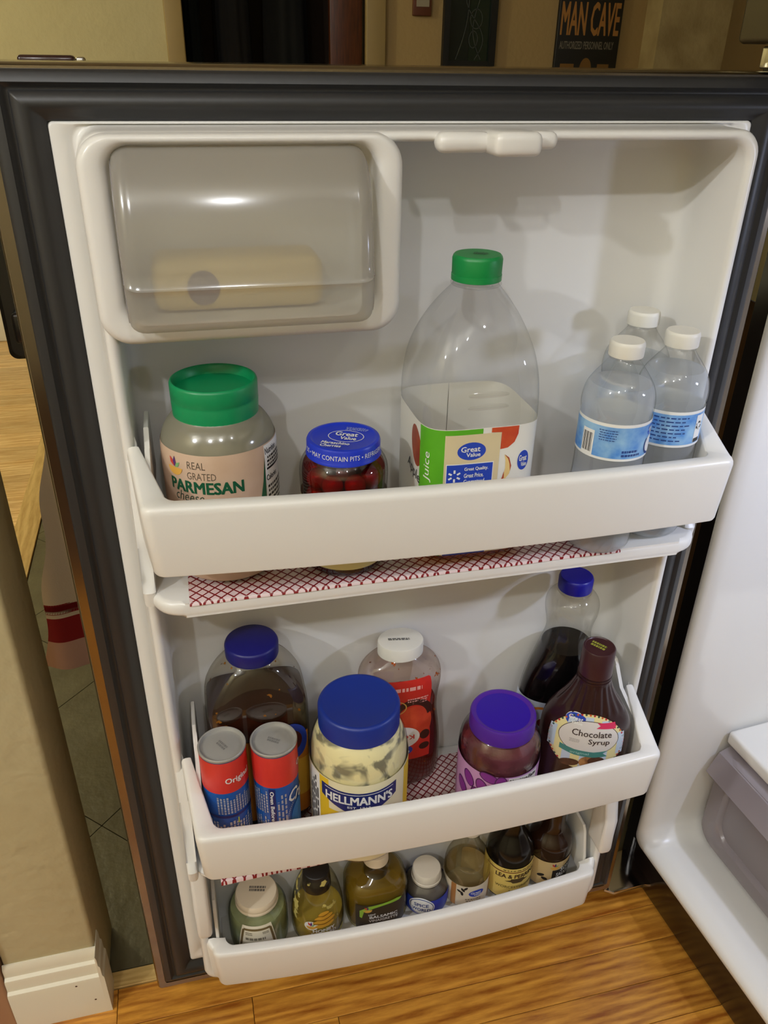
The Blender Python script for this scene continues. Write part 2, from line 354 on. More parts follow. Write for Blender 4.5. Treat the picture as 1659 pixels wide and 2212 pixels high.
# ================================================================ the room
PLASTER = mat('beige_plaster', (192, 182, 146), 0.85, noise=(2.5, 0.25), rgb2=(180, 168, 128), bump=(38, 0.55, 0.004))
PLASTER_DIM = mat('tan_plaster', (168, 142, 94), 0.85, bump=(45, 0.5, 0.004))
PAINT = mat('cream_trim_paint', (226, 220, 200), 0.4)
OAK = wood('oak_strip', (140, 78, 22), (214, 152, 60), 0.28, 0)
OAK_D = mat('oak_gap', (70, 40, 14), 0.6)
def structure(o): return tag(o, kind='structure')
def clip_poly(poly, x0, x1, y0, y1):
    for ax, lim, sg in ((0, x0, 1), (0, x1, -1), (1, y0, 1), (1, y1, -1)):
        out = []
        for p, q in zip(poly, poly[1:] + poly[:1]):
            a, b = (p[ax] - lim) * sg, (q[ax] - lim) * sg
            if a >= 0: out.append(p)
            if (a > 0 > b) or (a < 0 < b): t = a / (a - b); out.append((p[0] + (q[0] - p[0]) * t, p[1] + (q[1] - p[1]) * t))
        poly = out
        if len(poly) < 3: return []
    return poly
floor = structure(box('floor', -2.4, 3.2, -2.8, 3.33, -0.06, -0.0045, OAK_D))
rnd = random.Random(5)
def planks(x0, x1, y0, y1, m, offs=None):
    y = y1; k = 0
    while y > y0 + 0.01:
        lo = max(y - 0.057, y0); x = x0; joints = (offs or {}).get(k)
        while x < x1 - 0.01:
            L = rnd.uniform(0.6, 1.3)
            if joints and x < joints: L = joints - x if joints - x < 1.4 else 1.0
            e = min(x + L, x1)
            if x1 - e < 0.15: e = x1
            box('plank', x + 0.0004, e - 0.0004, lo + 0.0004, y - 0.0004, -0.004, rnd.uniform(-0.0004, 0.0), m, floor, 0.0006, 1); x = e
        y = lo; k += 1
planks(-1.2, 2.2, -1.15, 0.047, OAK, {1: -0.007, 2: 0.112, 3: 0.31, 0: 0.42, 4: -0.2})
planks(-2.4, -0.54, 0.16, 3.33, wood('pale_hall_oak', (190, 142, 80), (232, 198, 142), 0.3, 0))
box('plank', -0.33, 0.62, 0.048, 0.074, -0.004, 0.002, wood('pale_oak_strip', (176, 140, 78), (214, 184, 122), 0.35, 0), floor, 0.001, 1)   # strip where the two floors meet
box('plank', -0.54, -0.472, 0.16, 3.33, -0.004, 0.006, wood('pale_oak_strip_long', (170, 134, 76), (204, 172, 112), 0.35, 1), floor, 0.003, 2)
SLATE = mat('grey_green_vinyl', (104, 98, 74), 0.3, noise=(9, 0.28), rgb2=(70, 64, 46), bump=(55, 0.35, 0.003))
ang = math.radians(46.5); tl = 0.305
for i in range(-12, 14):
    for j in range(-12, 14):
        q = [(i + a, j + b) for a, b in ((0.003, 0.003), (0.997, 0.003), (0.997, 0.997), (0.003, 0.997))]
        p = [(-0.24 + (u * math.cos(ang) - w * math.sin(ang)) * tl, 0.357 + (u * math.sin(ang) + w * math.cos(ang)) * tl) for u, w in q]
        p = clip_poly(p, -0.47, 0.95, 0.076, 3.33)
        if len(p) >= 3: prism('tile', p, 'z', -0.004, 0.0, SLATE, floor)
structure(box('ceiling', -2.5, 3.3, -2.9, 4.0, 2.45, 2.52, mat('white_ceiling', (225, 220, 205), 0.9)))
structure(box('wall_left', -2.5, -2.4, -2.8, 3.33, 0, 2.45, PLASTER)); structure(box('wall_right', 3.2, 3.3, -2.8, 3.33, 0, 2.45, PLASTER))
structure(box('wall_front', -2.4, 3.2, -2.9, -2.8, 0, 2.45, PLASTER))
bm = bmesh.new(); box_bm(bm, -2.5, 0.10, 3.33, 3.43, 0, 2.45); box_bm(bm, 0.10, 0.92, 3.33, 3.43, 2.05, 2.45); structure(from_bm('wall_back', bm, PLASTER))
structure(box('wall_back_right', 0.92, 3.3, 3.33, 3.43, 0, 2.45, PLASTER_DIM))
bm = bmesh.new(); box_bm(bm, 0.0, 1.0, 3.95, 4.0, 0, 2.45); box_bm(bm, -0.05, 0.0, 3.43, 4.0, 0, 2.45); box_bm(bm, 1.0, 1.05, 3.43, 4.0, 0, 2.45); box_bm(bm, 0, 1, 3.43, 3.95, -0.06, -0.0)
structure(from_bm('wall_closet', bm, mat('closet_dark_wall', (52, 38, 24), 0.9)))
structure(box('baseboard_back', -2.4, 0.04, 3.308, 3.33, 0, 0.21, PAINT, None, 0.006))
structure(box('trim_1', 0.05, 0.125, 3.30, 3.335, 0, 2.1, mat('beige_casing', (150, 128, 82), 0.5), None, 0.006))
structure(box('trim_2', 0.905, 0.995, 3.30, 3.335, 0, 2.1, mat('beige_casing', (150, 128, 82), 0.5), None, 0.006))
structure(box('wall_pier', 2.26, 2.62, 3.19, 3.33, 0, 2.45, mat('pale_mottled_plaster', (190, 172, 128), 0.85, noise=(7, 0.2), rgb2=(160, 140, 98), bump=(45, 0.6, 0.004))))
door = structure(box('door_1', 0.755, 0.90, 3.36, 3.40, 0.01, 2.03, wood('red_brown_door', (62, 28, 10), (92, 46, 18), 0.35, 2), None, 0.003))
k = Loft([(0.0, 0.008), (0.03, 0.009), (0.035, 0.024), (0.06, 0.024)], 1).mesh('door_knob', mat('brass', (180, 140, 70), 0.25, 1.0), door, 20); k.location = (0.79, 3.36, 0.95); k.rotation_euler = (PI / 2, 0, 0)
rod = tag(box('closet_rod', 0.005, 0.995, 3.70, 3.73, 1.78, 1.81, mat('closet_rod_steel', (120, 118, 112), 0.4, 1.0)), 'steel rail inside the dark closet carrying the coats', 'rail')
def coat(x, y, w, m, label, seed):
    r = random.Random(seed); ph = [r.uniform(0, 6) for _ in range(3)]; v = []; f = []; N, L = 56, 14
    for i in range(L):
        z = 0.45 + (1.72 - 0.45) * i / (L - 1); sh = min(1.0, (1.74 - z) / 0.16) ** 0.5; flare = 1 + 0.25 * (1 - i / (L - 1))
        for j in range(N):
            t = 2 * PI * j / N; fold = 1 + (0.10 * math.sin(7 * t + ph[0]) + 0.06 * math.sin(13 * t + ph[1] + z)) * (1.1 - i / L)
            v.append((w * max(sh, 0.25) * flare * fold * math.cos(t), 0.075 * max(sh, 0.3) * flare * fold * math.sin(t), z))
    for i in range(L - 1):
        for j in range(N): a, b = i * N + j, i * N + (j + 1) % N; f.append((a, b, b + N, a + N))
    f.append(tuple(range(N))[::-1]); f.append(tuple(range((L - 1) * N, L * N)))
    t = thing('coat', (x, y, 0), label, 'coat', 'coats on the closet rail'); from_data('cloth', v, f, m, t, 60)
    hk = bmesh.new(); box_bm(hk, -0.003, 0.003, -0.003, 0.003, 1.715, 1.7795); from_bm('hanger_hook', hk, CHROME, t)
coat(0.175, 3.715, 0.036, mat('navy_cloth', (16, 24, 28), 0.9), 'narrow dark teal coat at the left end of the closet rail', 1)
coat(0.36, 3.715, 0.075, mat('charcoal_cloth', (26, 24, 22), 0.9), 'charcoal coat with pale grey folds second from the left in the closet', 2)
coat(0.605, 3.715, 0.095, mat('black_cloth', (8, 8, 9), 0.95), 'wide black coat beside the brown door in the closet', 3)

# left wall stub beside the refrigerator door, its baseboard and the casing next to it
stub = structure(box('wall_stub', -0.334, -0.213, 0.035, 0.155, 0, 2.45, PLASTER, None, 0.006, 3))
prof = [(0.035, 0), (0.0175, 0), (0.0175, 0.080), (0.0185, 0.0835), (0.023, 0.086), (0.0235, 0.090), (0.0235, 0.103), (0.0245, 0.1065), (0.029, 0.109), (0.0295, 0.113), (0.0295, 0.124), (0.033, 0.130), (0.035, 0.130)]
bb = structure(prism('baseboard_stub', prof, 'x', -0.334, -0.213, PAINT))
prism('return_board', [(-0.213 - (p[0] - 0.035) * 0.38, p[1]) for p in prof][::-1], 'y', 0.0175, 0.060, PAINT, bb)
for u, w in ((-0.245, 0.075), (-0.225, 0.035)): deco('nail_hole', EL(u, w, 0.0016, 0.0016, 10), flat_surf((0, 0.0175, 0), (1, 0, 0), (0, 0, 1)), OAK_D, bb, 0.0003, 0)
structure(box('trim_3', -0.62, -0.336, 0.024, 0.16, 0, 2.45, mat('pinkish_tan_casing', (172, 134, 106), 0.55), None, 0.004))

# pictures on the far wall
fr = thing('picture_frame', (1.16, 3.33, 1.36), 'small red-brown framed picture high on the far wall', 'picture')
box('frame', -0.042, 0.042, -0.02, -0.001, -0.004, 0.16, mat('red_brown_frame', (92, 48, 26), 0.5), fr, 0.003); box('print', -0.028, 0.03, -0.0225, -0.0201, 0.03, 0.14, mat('pale_print', (150, 140, 120), 0.6), fr)
sg = thing('glass_panel', (1.385, 3.33, 0.85), 'tall dark leaded glass panel in a black frame on the far wall', 'window panel')
FRM = mat('matt_black_frame', (14, 14, 13), 0.5)
ring('frame', (-0.125, 0.125, 0.0, 0.78), [(0, 0, 0, -0.001, 0.002), (0, 0, 0, -0.03, 0.002), (0.028, 0.028, 0.028, -0.03, 0.002), (0.03, 0.03, 0.03, -0.001, 0.002)], FRM, sg)
TEAL = mat('dark_teal_glass', (10, 22, 22), 0.15); LEAD = mat('dull_lead', (90, 96, 96), 0.35, 0.8)
box('pane', -0.096, 0.0, -0.012, -0.006, 0.335, 0.75, TEAL, sg); box('pane', 0.001, 0.096, -0.012, -0.006, 0.335, 0.75, mat('dark_green_glass', (10, 30, 20), 0.15), sg)
box('pane', -0.096, 0.096, -0.012, -0.006, 0.03, 0.30, mat('smoky_amber_glass', (82, 74, 52), 0.2), sg); box('cross_bar', -0.096, 0.096, -0.02, -0.004, 0.30, 0.335, FRM, sg)
fs = flat_surf((0, -0.012, 0), (1, 0, 0), (0, 0, 1))
def wire(pts, w):
    out = []
    for p, q in zip(pts, pts[1:]):
        d = math.hypot(q[0] - p[0], q[1] - p[1]); nx, ny = -(q[1] - p[1]) / d * w, (q[0] - p[0]) / d * w
        out.append([(p[0] + nx, p[1] + ny), (p[0] - nx, p[1] - ny), (q[0] - nx, q[1] - ny), (q[0] + nx, q[1] + ny)])
    return out
sh = []
for a, b, c in ((-0.07, 0.02, 2.2), (0.05, -0.03, 3.0), (0.02, 0.04, 4.0)): sh += wire([(a * (1 - t / 20) + b * math.sin(c * t / 10) + 0.01, 0.34 + 0.4 * t / 20) for t in range(21)], 0.0022)
sh += RNG(0.03, 0.50, 0.03, 0.04, 0.004) + RNG(0.02, 0.42, 0.022, 0.035, 0.004)
for k in range(7): sh += wire([(0, 0.05), (0.09 * math.cos(0.4 + k * 0.39), 0.05 + 0.22 * math.sin(0.4 + k * 0.39))], 0.002)
sh += RNG(0, 0.05, 0.085, 0.2, 0.004, 20, 0, PI)
deco('lead_line', sh, fs, LEAD, sg, 0.002, 0)
sn = thing('wall_sign', (1.97, 3.33, 0.88), 'black wall sign lettered in tan and grey on the far wall', 'sign')
box('board', -0.16, 0.16, -0.022, -0.001, 0, 0.66, mat('black_sign_board', (18, 16, 14), 0.55), sn, 0.004)
ss = flat_surf((0, -0.022, -0.88), (1, 0, 0), (0, 0, 1)); TAN = mat('tan_sign_ink', (168, 116, 54), 0.6); GREY = mat('grey_sign_ink', (120, 112, 98), 0.6)
text('lettering', 'MAN CAVE', ss, 0, 1.362, TAN, sn, w=0.295, h=0.135, bold=0.03, step=0); text('lettering', 'AUTHORIZED PERSONNEL ONLY', ss, -0.006, 1.256, GREY, sn, w=0.275, h=0.032, bold=0.02, step=0)
deco('scroll', RNG(-0.11, 1.475, 0.03, 0.03, 0.008, 20, PI * 0.9, PI * 2.2), ss, mat('white_sign_ink', (190, 186, 176), 0.6), sn, 0.001, 0)
deco('crest', EL(0, 1.16, 0.03, 0.045) + R4(-0.13, -0.06, 1.15, 1.18) + R4(0.06, 0.12, 1.15, 1.18), ss, mat('dim_gold_ink', (120, 84, 34), 0.6), sn, 0.001, 0)

# low kitchen cabinet behind the open door, with a towel hung on the bar at its side
kc = thing('kitchen_cabinet', (0.245, 0.9, 0), 'brown kitchen base cabinet standing behind the open refrigerator door', 'cabinet')
CABW = wood('brown_cabinet', (86, 50, 22), (120, 76, 38), 0.4, 2)
box('body', -0.36, 0.36, -0.54, 0.5, 0.09, 0.87, CABW, kc, 0.003); box('plinth', -0.30, 0.34, -0.50, 0.48, 0, 0.09, mat('dark_plinth', (30, 24, 20), 0.6), kc); box('countertop', -0.38, 0.38, -0.56, 0.52, 0.87, 0.905, mat('beige_counter', (170, 150, 120), 0.3), kc, 0.006)
for k in (0, 1):
    d = box('door', 0.36, 0.378, -0.52 + k * 0.5, -0.04 + k * 0.5, 0.11, 0.85, CABW, kc, 0.004); box('handle', 0.378, 0.40, -0.30 + k * 0.5, -0.20 + k * 0.5, 0.76, 0.775, CHROME, d, 0.003)
prism('towel_bar', [(-0.448, -0.5215), (-0.3605, -0.5335), (-0.3605, -0.5295), (-0.448, -0.5175)], 'z', 0.739, 0.743, CHROME, kc)
def towel():
    t = thing('hand_towel', (-0.208, 0.38, 0), 'white hand towel with a wide red band hanging beside the open refrigerator door', 'towel')
    t.rotation_euler = (0, 0, math.radians(-8))
    n = 28
    def fy(u, z): return 0.007 * math.sin(u * 70 + 0.5) * min(1, (0.75 - z) / 0.1 + 0.2) - 0.009
    rows = [0.365 + (0.752 - 0.365) * i / 40 for i in range(41)]
    def sheet(name, z0, z1, m, k0=1.0):
        zs = [z0] + [z for z in rows if z0 + 1e-4 < z < z1 - 1e-4] + [z1]; v = []; f = []
        for back in (0, 1):
            for z in zs:
                uL = -(0.060 - 0.165 * (z - 0.37)) - 0.004 * math.sin(z * 40); uR = 0.062 - 0.03 * max(0, (z - 0.66) / 0.09)
                for i in range(n + 1):
                    u = uL + (uR - uL) * i / n; v.append((u, fy(u, z) * (1 if not back else -1) + (0.003 if back else -0.003), z))
        L = len(zs); q = n + 1; h = L * q
        for s in (0, 1):
            for i in range(L - 1):
                for j in range(n): a = s * h + i * q + j; fc = (a, a + 1, a + q + 1, a + q); f.append(fc if s == 0 else fc[::-1])
        top = (L - 1) * q
        for j in range(n): f.append((top + j, top + j + 1, h + top + j + 1, h + top + j))
        for i in range(L - 1):
            f.append((i * q, (i + 1) * q, h + (i + 1) * q, h + i * q))
            if zs[i + 1] < 0.70: f.append((i * q + n, h + i * q + n, h + (i + 1) * q + n, (i + 1) * q + n))
        return from_data(name, v, f, m, t, 60)
    WT = mat('white_terry', (205, 192, 172), 0.95, bump=(400, 0.3, 0.001)); RT = mat('red_terry', (138, 20, 26), 0.95, bump=(400, 0.3, 0.001))
    sheet('cloth', 0.466, 0.752, WT); sheet('stripe', 0.482 - 0.017, 0.466 + 0.0175, RT); sheet('hem', 0.358, 0.412, mat('pink_terry', (196, 160, 146), 0.95)); sheet('band', 0.412, 0.458, RT); sheet('band_edge', 0.458, 0.465, WT)
towel()

# ================================================================ the refrigerator
fridge = thing('refrigerator', (0.64, 0.0, 0.0), 'black refrigerator standing open with a white moulded interior', 'refrigerator')
dr = empty('door', (-0.64, 0, 0), 0, fridge)          # the open door, in room coordinates
YB = 0.035                                              # back of the moulded door recess
ring('door_shell', (-0.137, 0.576, 0.045, 1.213), [(0.016, 0.010, 0.016, 0.016, 0.002), (0.0125, 0.0045, 0.0125, 0.004, 0.002), (0.003, 0.0025, 0.003, 0.004, 0.004), (0.001, 0.0007, 0.001, 0.006, 0.005), (0, 0, 0, 0.010, 0.006), (0, 0, 0, 0.083, 0.006), (0.004, 0.004, 0.004, 0.088, 0.006)], mat('black_steel_rim', (150, 140, 128), 0.16, 1.0), dr, cap0=False, cap1=True)
g = [(0, 0, 0, 0.007), (0.0005, 0.0005, 0.0005, 0.002), (0.004, 0.003, 0.004, -0.001), (0.010, 0.009, 0.010, -0.003), (0.013, 0.012, 0.013, 0.001), (0.016, 0.014, 0.016, 0.001), (0.018, 0.016, 0.018, -0.004), (0.026, 0.023, 0.026, -0.007), (0.032, 0.028, 0.032, -0.005), (0.035, 0.031, 0.035, 0.0), (0.0395, 0.0352, 0.0395, 0.002), (0.0405, 0.0362, 0.0405, 0.006)]
ring('gasket', (-0.1255, 0.5665, 0.0635, 1.209), [(a, b, c, y, 0.0015) for a, b, c, y in g], BLACKR, dr, n=2, ang=50)
lr = [(-0.001, -0.001, -0.001, 0.006, 0.004), (0.0, 0.0, 0.0, 0.0005, 0.004), (0.001, 0.001, 0.001, 0, 0.004), (0.0115, 0.0012, 0.012, 0.0, 0.010), (0.0135, 0.0016, 0.014, 0.003, 0.012), (0.0175, 0.0020, 0.018, 0.003, 0.016), (0.0192, 0.0024, 0.020, 0.0, 0.018), (0.0200, 0.0028, 0.021, -0.030, 0.020), (0.0205, 0.0031, 0.0215, -0.044, 0.020), (0.0225, 0.0042, 0.0235, -0.0485, 0.020), (0.0250, 0.0058, 0.026, -0.050, 0.020), (0.0275, 0.0080, 0.0285, -0.050, 0.020), (0.0300, 0.0098, 0.031, -0.0485, 0.021), (0.0315, 0.0110, 0.0325, -0.044, 0.022), (0.0322, 0.0118, 0.0332, 0.015, 0.022), (0.0335, 0.0135, 0.0345, 0.026, 0.022), (0.0385, 0.0185, 0.0395, 0.0325, 0.020), (0.046, 0.026, 0.047, YB, 0.016)]
ring('inner_panel', (-0.085, 0.526, 0.105, 1.173), lr, WHITE, dr, cap1=True, ang=60, n=8)
# bump over the latch notch in the top rim
bm = bmesh.new(); box_bm(bm, 0.246, 0.286, -0.082, -0.044, 1.1535, 1.1715, 0.006, 4); box_bm(bm, 0.282, 0.306, -0.066, -0.044, 1.157, 1.1705, 0.006, 4); box_bm(bm, 0.206, 0.252, -0.062, -0.044, 1.1545, 1.1700, 0.007, 4); from_bm('latch_bump', bm, WHITE, dr, 60)
# shelves moulded across the recess, with flared ends
def plan(x0, x1, yb, yf, r, n=8):
    return [(x0, yb)] + [(x0 + r - r * math.cos(PI / 2 * i / n), yf + r - r * math.sin(PI / 2 * i / n)) for i in range(n + 1)] + [(x1 - r + r * math.sin(PI / 2 * i / n), yf + r - r * math.cos(PI / 2 * i / n)) for i in range(n + 1)] + [(x1, yb)]
def shelf(zt, yf, th):
    sh = prism('shelf', plan(-0.056, 0.502, YB, yf, 0.030), 'z', zt - th, zt, WHITE, dr, 0.006, 4)
    return sh
shelf(0.789, -0.104, 0.016); shelf(0.404, -0.098, 0.009)
for zt, yf in ((0.789, -0.085), (0.404, -0.092)):
    for xa, xb in ((-0.0625, -0.051), (0.4925, 0.5035)):
        prism('side_rail', [(-0.040, zt + 0.14), (-0.051, zt + 0.12), (-0.056, zt + 0.08), (-0.066, zt + 0.04), (yf + 0.008, zt + 0.012), (yf, zt + 0.002), (yf + 0.002, zt - 0.014), (-0.06, zt - 0.016), (-0.040, zt - 0.03)], 'x', xa, xb, WHITE, dr, 0.004, 3)
for xa, xb in ((-0.064, -0.046), (0.487, 0.506)):
    prism('lower_rail', [(-0.030, 0.40), (-0.050, 0.385), (-0.066, 0.31), (-0.069, 0.255), (-0.067, 0.248), (-0.030, 0.248)], 'x', xa, xb, WHITE, dr, 0.005, 3)
# dairy compartment
ring('dairy_frame', (-0.0655, 0.181, 1.013, 1.1695), [(0.0, 0.0, 0.0, YB - 0.003, 0.024), (0.0, 0.0, 0.0, -0.048, 0.024), (0.0012, 0.0008, 0.0012, -0.0535, 0.024), (0.0045, 0.0018, 0.0045, -0.0565, 0.022), (0.0075, 0.003, 0.007, -0.0572, 0.020), (0.016, 0.005, 0.013, -0.0572, 0.018), (0.0195, 0.0065, 0.0165, -0.055, 0.018), (0.0215, 0.008, 0.0185, -0.050, 0.018), (0.0225, 0.009, 0.0195, YB - 0.006, 0.018)], WHITE, dr, cap1=True, ang=60, n=10)
cv = [(-0.046 - 0.046 * math.cos(PI / 2 * (1 - i / 14)), 1.066 + 0.0945 * math.sin(PI / 2 * (1 - i / 14))) for i in range(14)] + [(-0.0925, 1.067), (-0.0940, 1.0655), (-0.0925, 1.063)] + chaikin([(-0.0922, 1.060), (-0.0915, 1.045), (-0.0890, 1.036), (-0.084, 1.031), (-0.07, 1.029), (-0.046, 1.029)], 2)
def cover():
    v = []; f = []; x0, x1 = -0.0405, 0.150; n = 10; rr = 0.012
    prof = [(x0 + rr - rr * math.cos(PI / 2 * i / 5), rr - rr * math.sin(PI / 2 * i / 5)) for i in range(6)]; cols = prof + [(x1 - (p[0] - x0), p[1]) for p in prof[::-1]]
    cy, cz = -0.035, 1.095
    for y, z in cv:
        L = math.hypot(y - cy, z - cz)
        for x, ins in cols: s = 1 - ins * 0.75 / L; v.append((x, cy + (y - cy) * s, cz + (z - cz) * s))
    k = len(cols)
    for i in range(len(cv) - 1):
        for j in range(k - 1): a = i * k + j; f.append((a, a + 1, a + 1 + k, a + k))
    o = from_data('dairy_cover', v, f, frosted('frosted_cover_plastic', (214, 211, 206), 0.52, 0.16, 0.07), dr, 50)
    for x in (x0, x1):
        a = [(cy + (y - cy) * (1 - rr * 0.75 / math.hypot(y - cy, z - cz)), cz + (z - cz) * (1 - rr * 0.75 / math.hypot(y - cy, z - cz))) for y, z in cv]
        prism('cover_cheek', a, 'x', x - 0.0008, x + 0.0008, frosted('clear_cheek_plastic', (210, 206, 214), 0.6, 0.1, 0.08), o)
cover()
ch = thing('cheese_block', (0.048, -0.014, 1.0335), 'pale yellow wrapped cheese block behind the frosted dairy cover', 'cheese')
box('block', -0.070, 0.070, -0.026, 0.030, 0, 0.042, mat('pale_cheese', (226, 202, 132), 0.5), ch, 0.010, 4)
deco('print', EL(-0.030, 0.020, 0.013, 0.014), flat_surf((0, -0.026, 0), (1, 0, 0), (0, 0, 1)), mat('violet_grey_ink', (120, 104, 110), 0.6), ch, 0.0006, 0)
# three bins hooked across the recess
def bin_(xL, xR, yb, yf, zt, zb, rise, bow, tF, tS0, tS1, tilt, plate):
    ro, ri, nA, nC, nF = 0.011, 0.013, 8, 8, 28
    def outline(xl, xr, xlb, xrb, y0, yfr, r, b):
        pts = []
        for i in range(nA): t = i / nA; pts.append((xlb + (xl - xlb) * t, y0 + (yfr + r - y0) * t))
        for i in range(nC + 1): a = PI / 2 * i / nC; pts.append((xl + r - r * math.cos(a), yfr + r - r * math.sin(a)))
        for i in range(1, nF): t = i / nF; x = xl + r + (xr - xl - 2 * r) * t; pts.append((x, yfr - b * (1 - (2 * t - 1) ** 2)))
        for i in range(nC + 1): a = PI / 2 * i / nC; pts.append((xr - r + r * math.sin(a), yfr + r - r * math.cos(a)))
        for i in range(nA): t = (i + 1) / nA; pts.append((xr + (xrb - xr) * t, yfr + r + (y0 - yfr - r) * t))
        return pts
    O = outline(xL, xR, xL - 0.009, xR + 0.009, yb, yf, ro, bow); I = outline(xL + tS1, xR - tS1, xL - 0.009 + tS0, xR + 0.009 - tS0, yb, yf + tF, ri, bow * 0.9)
    xc = (xL + xR) / 2; v = []; f = []
    for o, i_ in zip(O, I):
        k = max(0.0, (o[1] - yf - 0.012) / (yb - yf - 0.012)); top = zt + rise * k; dx, dy = i_[0] - o[0], i_[1] - o[1]; L = math.hypot(dx, dy)
        def P(f_, z, dr_=0.0): x = o[0] + dx * f_; return (x, o[1] + dy * f_, z - tilt * (x - xc))
        e = 0.0045 / L
        prof = [P(0.55, zb + 0.004), P(0.22, zb), P(0.18, zb + 0.002), P(0.0, top - 0.007), P(e * 0.1, top - 0.004), P(e * 0.45, top - 0.0012), P(e * 1.1, top), P(1 - e * 0.5, top), P(1 - e * 0.12, top - 0.0007), P(1.0, top - 0.0025), P(0.92, zb + 0.012), P(0.7, zb + 0.004)]
        v += prof
    k = 12; n = len(O)
    for a in range(n - 1):
        for j in range(k): p, q = a * k + j, a * k + (j + 1) % k; f.append((p, p + k, q + k, q))
    f.append(tuple(range(k))); f.append(tuple(range((n - 1) * k, n * k))[::-1])
    b = from_data('door_bin', v, f, WHITE2, dr, 50)
    for sx in (-1, 1):
        xa = xL + 0.006 if sx < 0 else xR - 0.0105
        pts = [(yf + 0.045, zt - 0.03), (yf + 0.04, zt + 0.001), (-0.050, zt + rise - 0.003), (-0.034, zt + plate - 0.006), (-0.028, zt + plate), (0.010, zt + plate), (0.014, zt + plate - 0.006), (0.014, zt - 0.03)]
        if yf > -0.1: pts = [(-0.045, zt - 0.03), (-0.045, zt + 0.006), (-0.034, zt + plate - 0.008), (-0.028, zt + plate), (0.010, zt + plate), (0.014, zt + plate - 0.006), (0.014, zt - 0.03)]
        p = prism('bin_side_plate', [(y, z - tilt * (xa - xc)) for y, z in pts], 'x', xa, xa + 0.0045, WHITE2, dr, 0.0012, 2)
    return b
bin_(-0.0515, 0.4975, -0.050, -0.130, 0.8975, 0.830, 0.020, 0.010, 0.013, 0.011, 0.020, 0.018, 0.028)
bin_(-0.0450, 0.4870, -0.050, -0.145, 0.523, 0.456, 0.022, 0.010, 0.0115, 0.011, 0.019, 0.0, 0.048)
bin_(-0.0500, 0.4900, -0.046, -0.070, 0.209, 0.138, 0.004, 0.014, 0.0115, 0.014, 0.018, 0.0, 0.055)
prism('bin_floor', plan(-0.038, 0.479, YB, -0.057, 0.012), 'z', 0.1395, 0.1435, WHITE2, dr, 0.001, 2)
# handle on the far side of the door
hd = ring('door_handle', (-0.169, -0.141, 0.955, 1.195), [(0.004, 0.004, 0.004, 0.104, 0.008), (0, 0, 0, 0.108, 0.008), (0, 0, 0, 0.126, 0.008), (0.005, 0.005, 0.005, 0.131, 0.008)], BLACKS, dr, cap0=True, cap1=True)
for za in (0.975, 1.14): box('handle_mount', -0.158, -0.118, 0.0885, 0.122, za, za + 0.03, BLACKS, dr, 0.004)
bm = bmesh.new(); box_bm(bm, -0.111, -0.066, 0.0885, 0.106, 1.185, 1.2165, 0.003); from_bm('handle_cap', bm, mat('dark_red_gloss', (48, 26, 22), 0.2), dr); box('handle_cap_end', -0.065, -0.058, 0.0885, 0.106, 1.186, 1.2155, CHROME, dr, 0.002)

# cabinet, turned a few degrees from the door's square
cab = empty('cabinet', (0.0, 0.0, 0), math.radians(4.9), fridge)
bm = bmesh.new()
for b in ((0.002, 0.70, 0.052, 0.075, 0.02, 1.68), (0.002, 0.70, -0.635, -0.605, 0.02, 1.68), (0.002, 0.70, -0.635, 0.075, 1.66, 1.685), (0.002, 0.70, -0.605, 0.052, 1.199, 1.235), (0.03, 0.70, -0.605, 0.052, 0.02, 0.098), (0.685, 0.70, -0.605, 0.052, 0.02, 1.66)): box_bm(bm, *b, 0.002, 1)
from_bm('cabinet_shell', bm, BLACKS, cab)
ring('front_edge', (-0.634, 0.074, 0.096, 1.225), [(0, 0, 0, 0.01, 0.004), (0, 0, 0, 0.002, 0.004), (0.002, 0.002, 0.0005, 0.0, 0.004), (0.026, 0.026, 0.005, 0.0, 0.01), (0.028, 0.028, 0.006, 0.003, 0.01)], BLACKS, cab, plane='yz')
kp = box('kick_panel', 0.006, 0.03, -0.63, 0.07, 0.012, 0.0965, mat('dark_gloss_kick_panel', (26, 18, 14), 0.16, spec=0.8), cab, 0.002)
ring('inner_lining', (-0.604, 0.047, 0.1015, 1.198), [(0, 0, 0, 0.02, 0.012), (0, 0, 0, 0.002, 0.012), (0.002, 0.002, 0.001, -0.004, 0.014), (0.006, 0.006, 0.005, -0.008, 0.018), (0.012, 0.012, 0.012, -0.008, 0.022), (0.018, 0.018, 0.019, -0.002, 0.026), (0.022, 0.022, 0.024, 0.012, 0.03), (0.024, 0.024, 0.026, 0.034, 0.032), (0.025, 0.026, 0.024, 0.055, 0.034), (0.026, 0.028, 0.018, 0.075, 0.034), (0.030, 0.03, 0.016, 0.58, 0.03), (0.06, 0.06, 0.04, 0.62, 0.02)], WHITE, cab, cap1=True, plane='yz', ang=60, n=8)
SH = empty('crisper', (0, 0, 0), 0, fridge); SH.rotation_euler = (0, 0, math.radians(4.9))
bm = bmesh.new(); box_bm(bm, 0.094, 0.56, -0.575, 0.016, 0.318, 0.342, 0.006, 3); from_bm('crisper_lid', bm, WHITE, SH)
SMOKE = frosted('smoky_drawer_plastic', (204, 194, 202), 0.45, 0.22, 0.08)
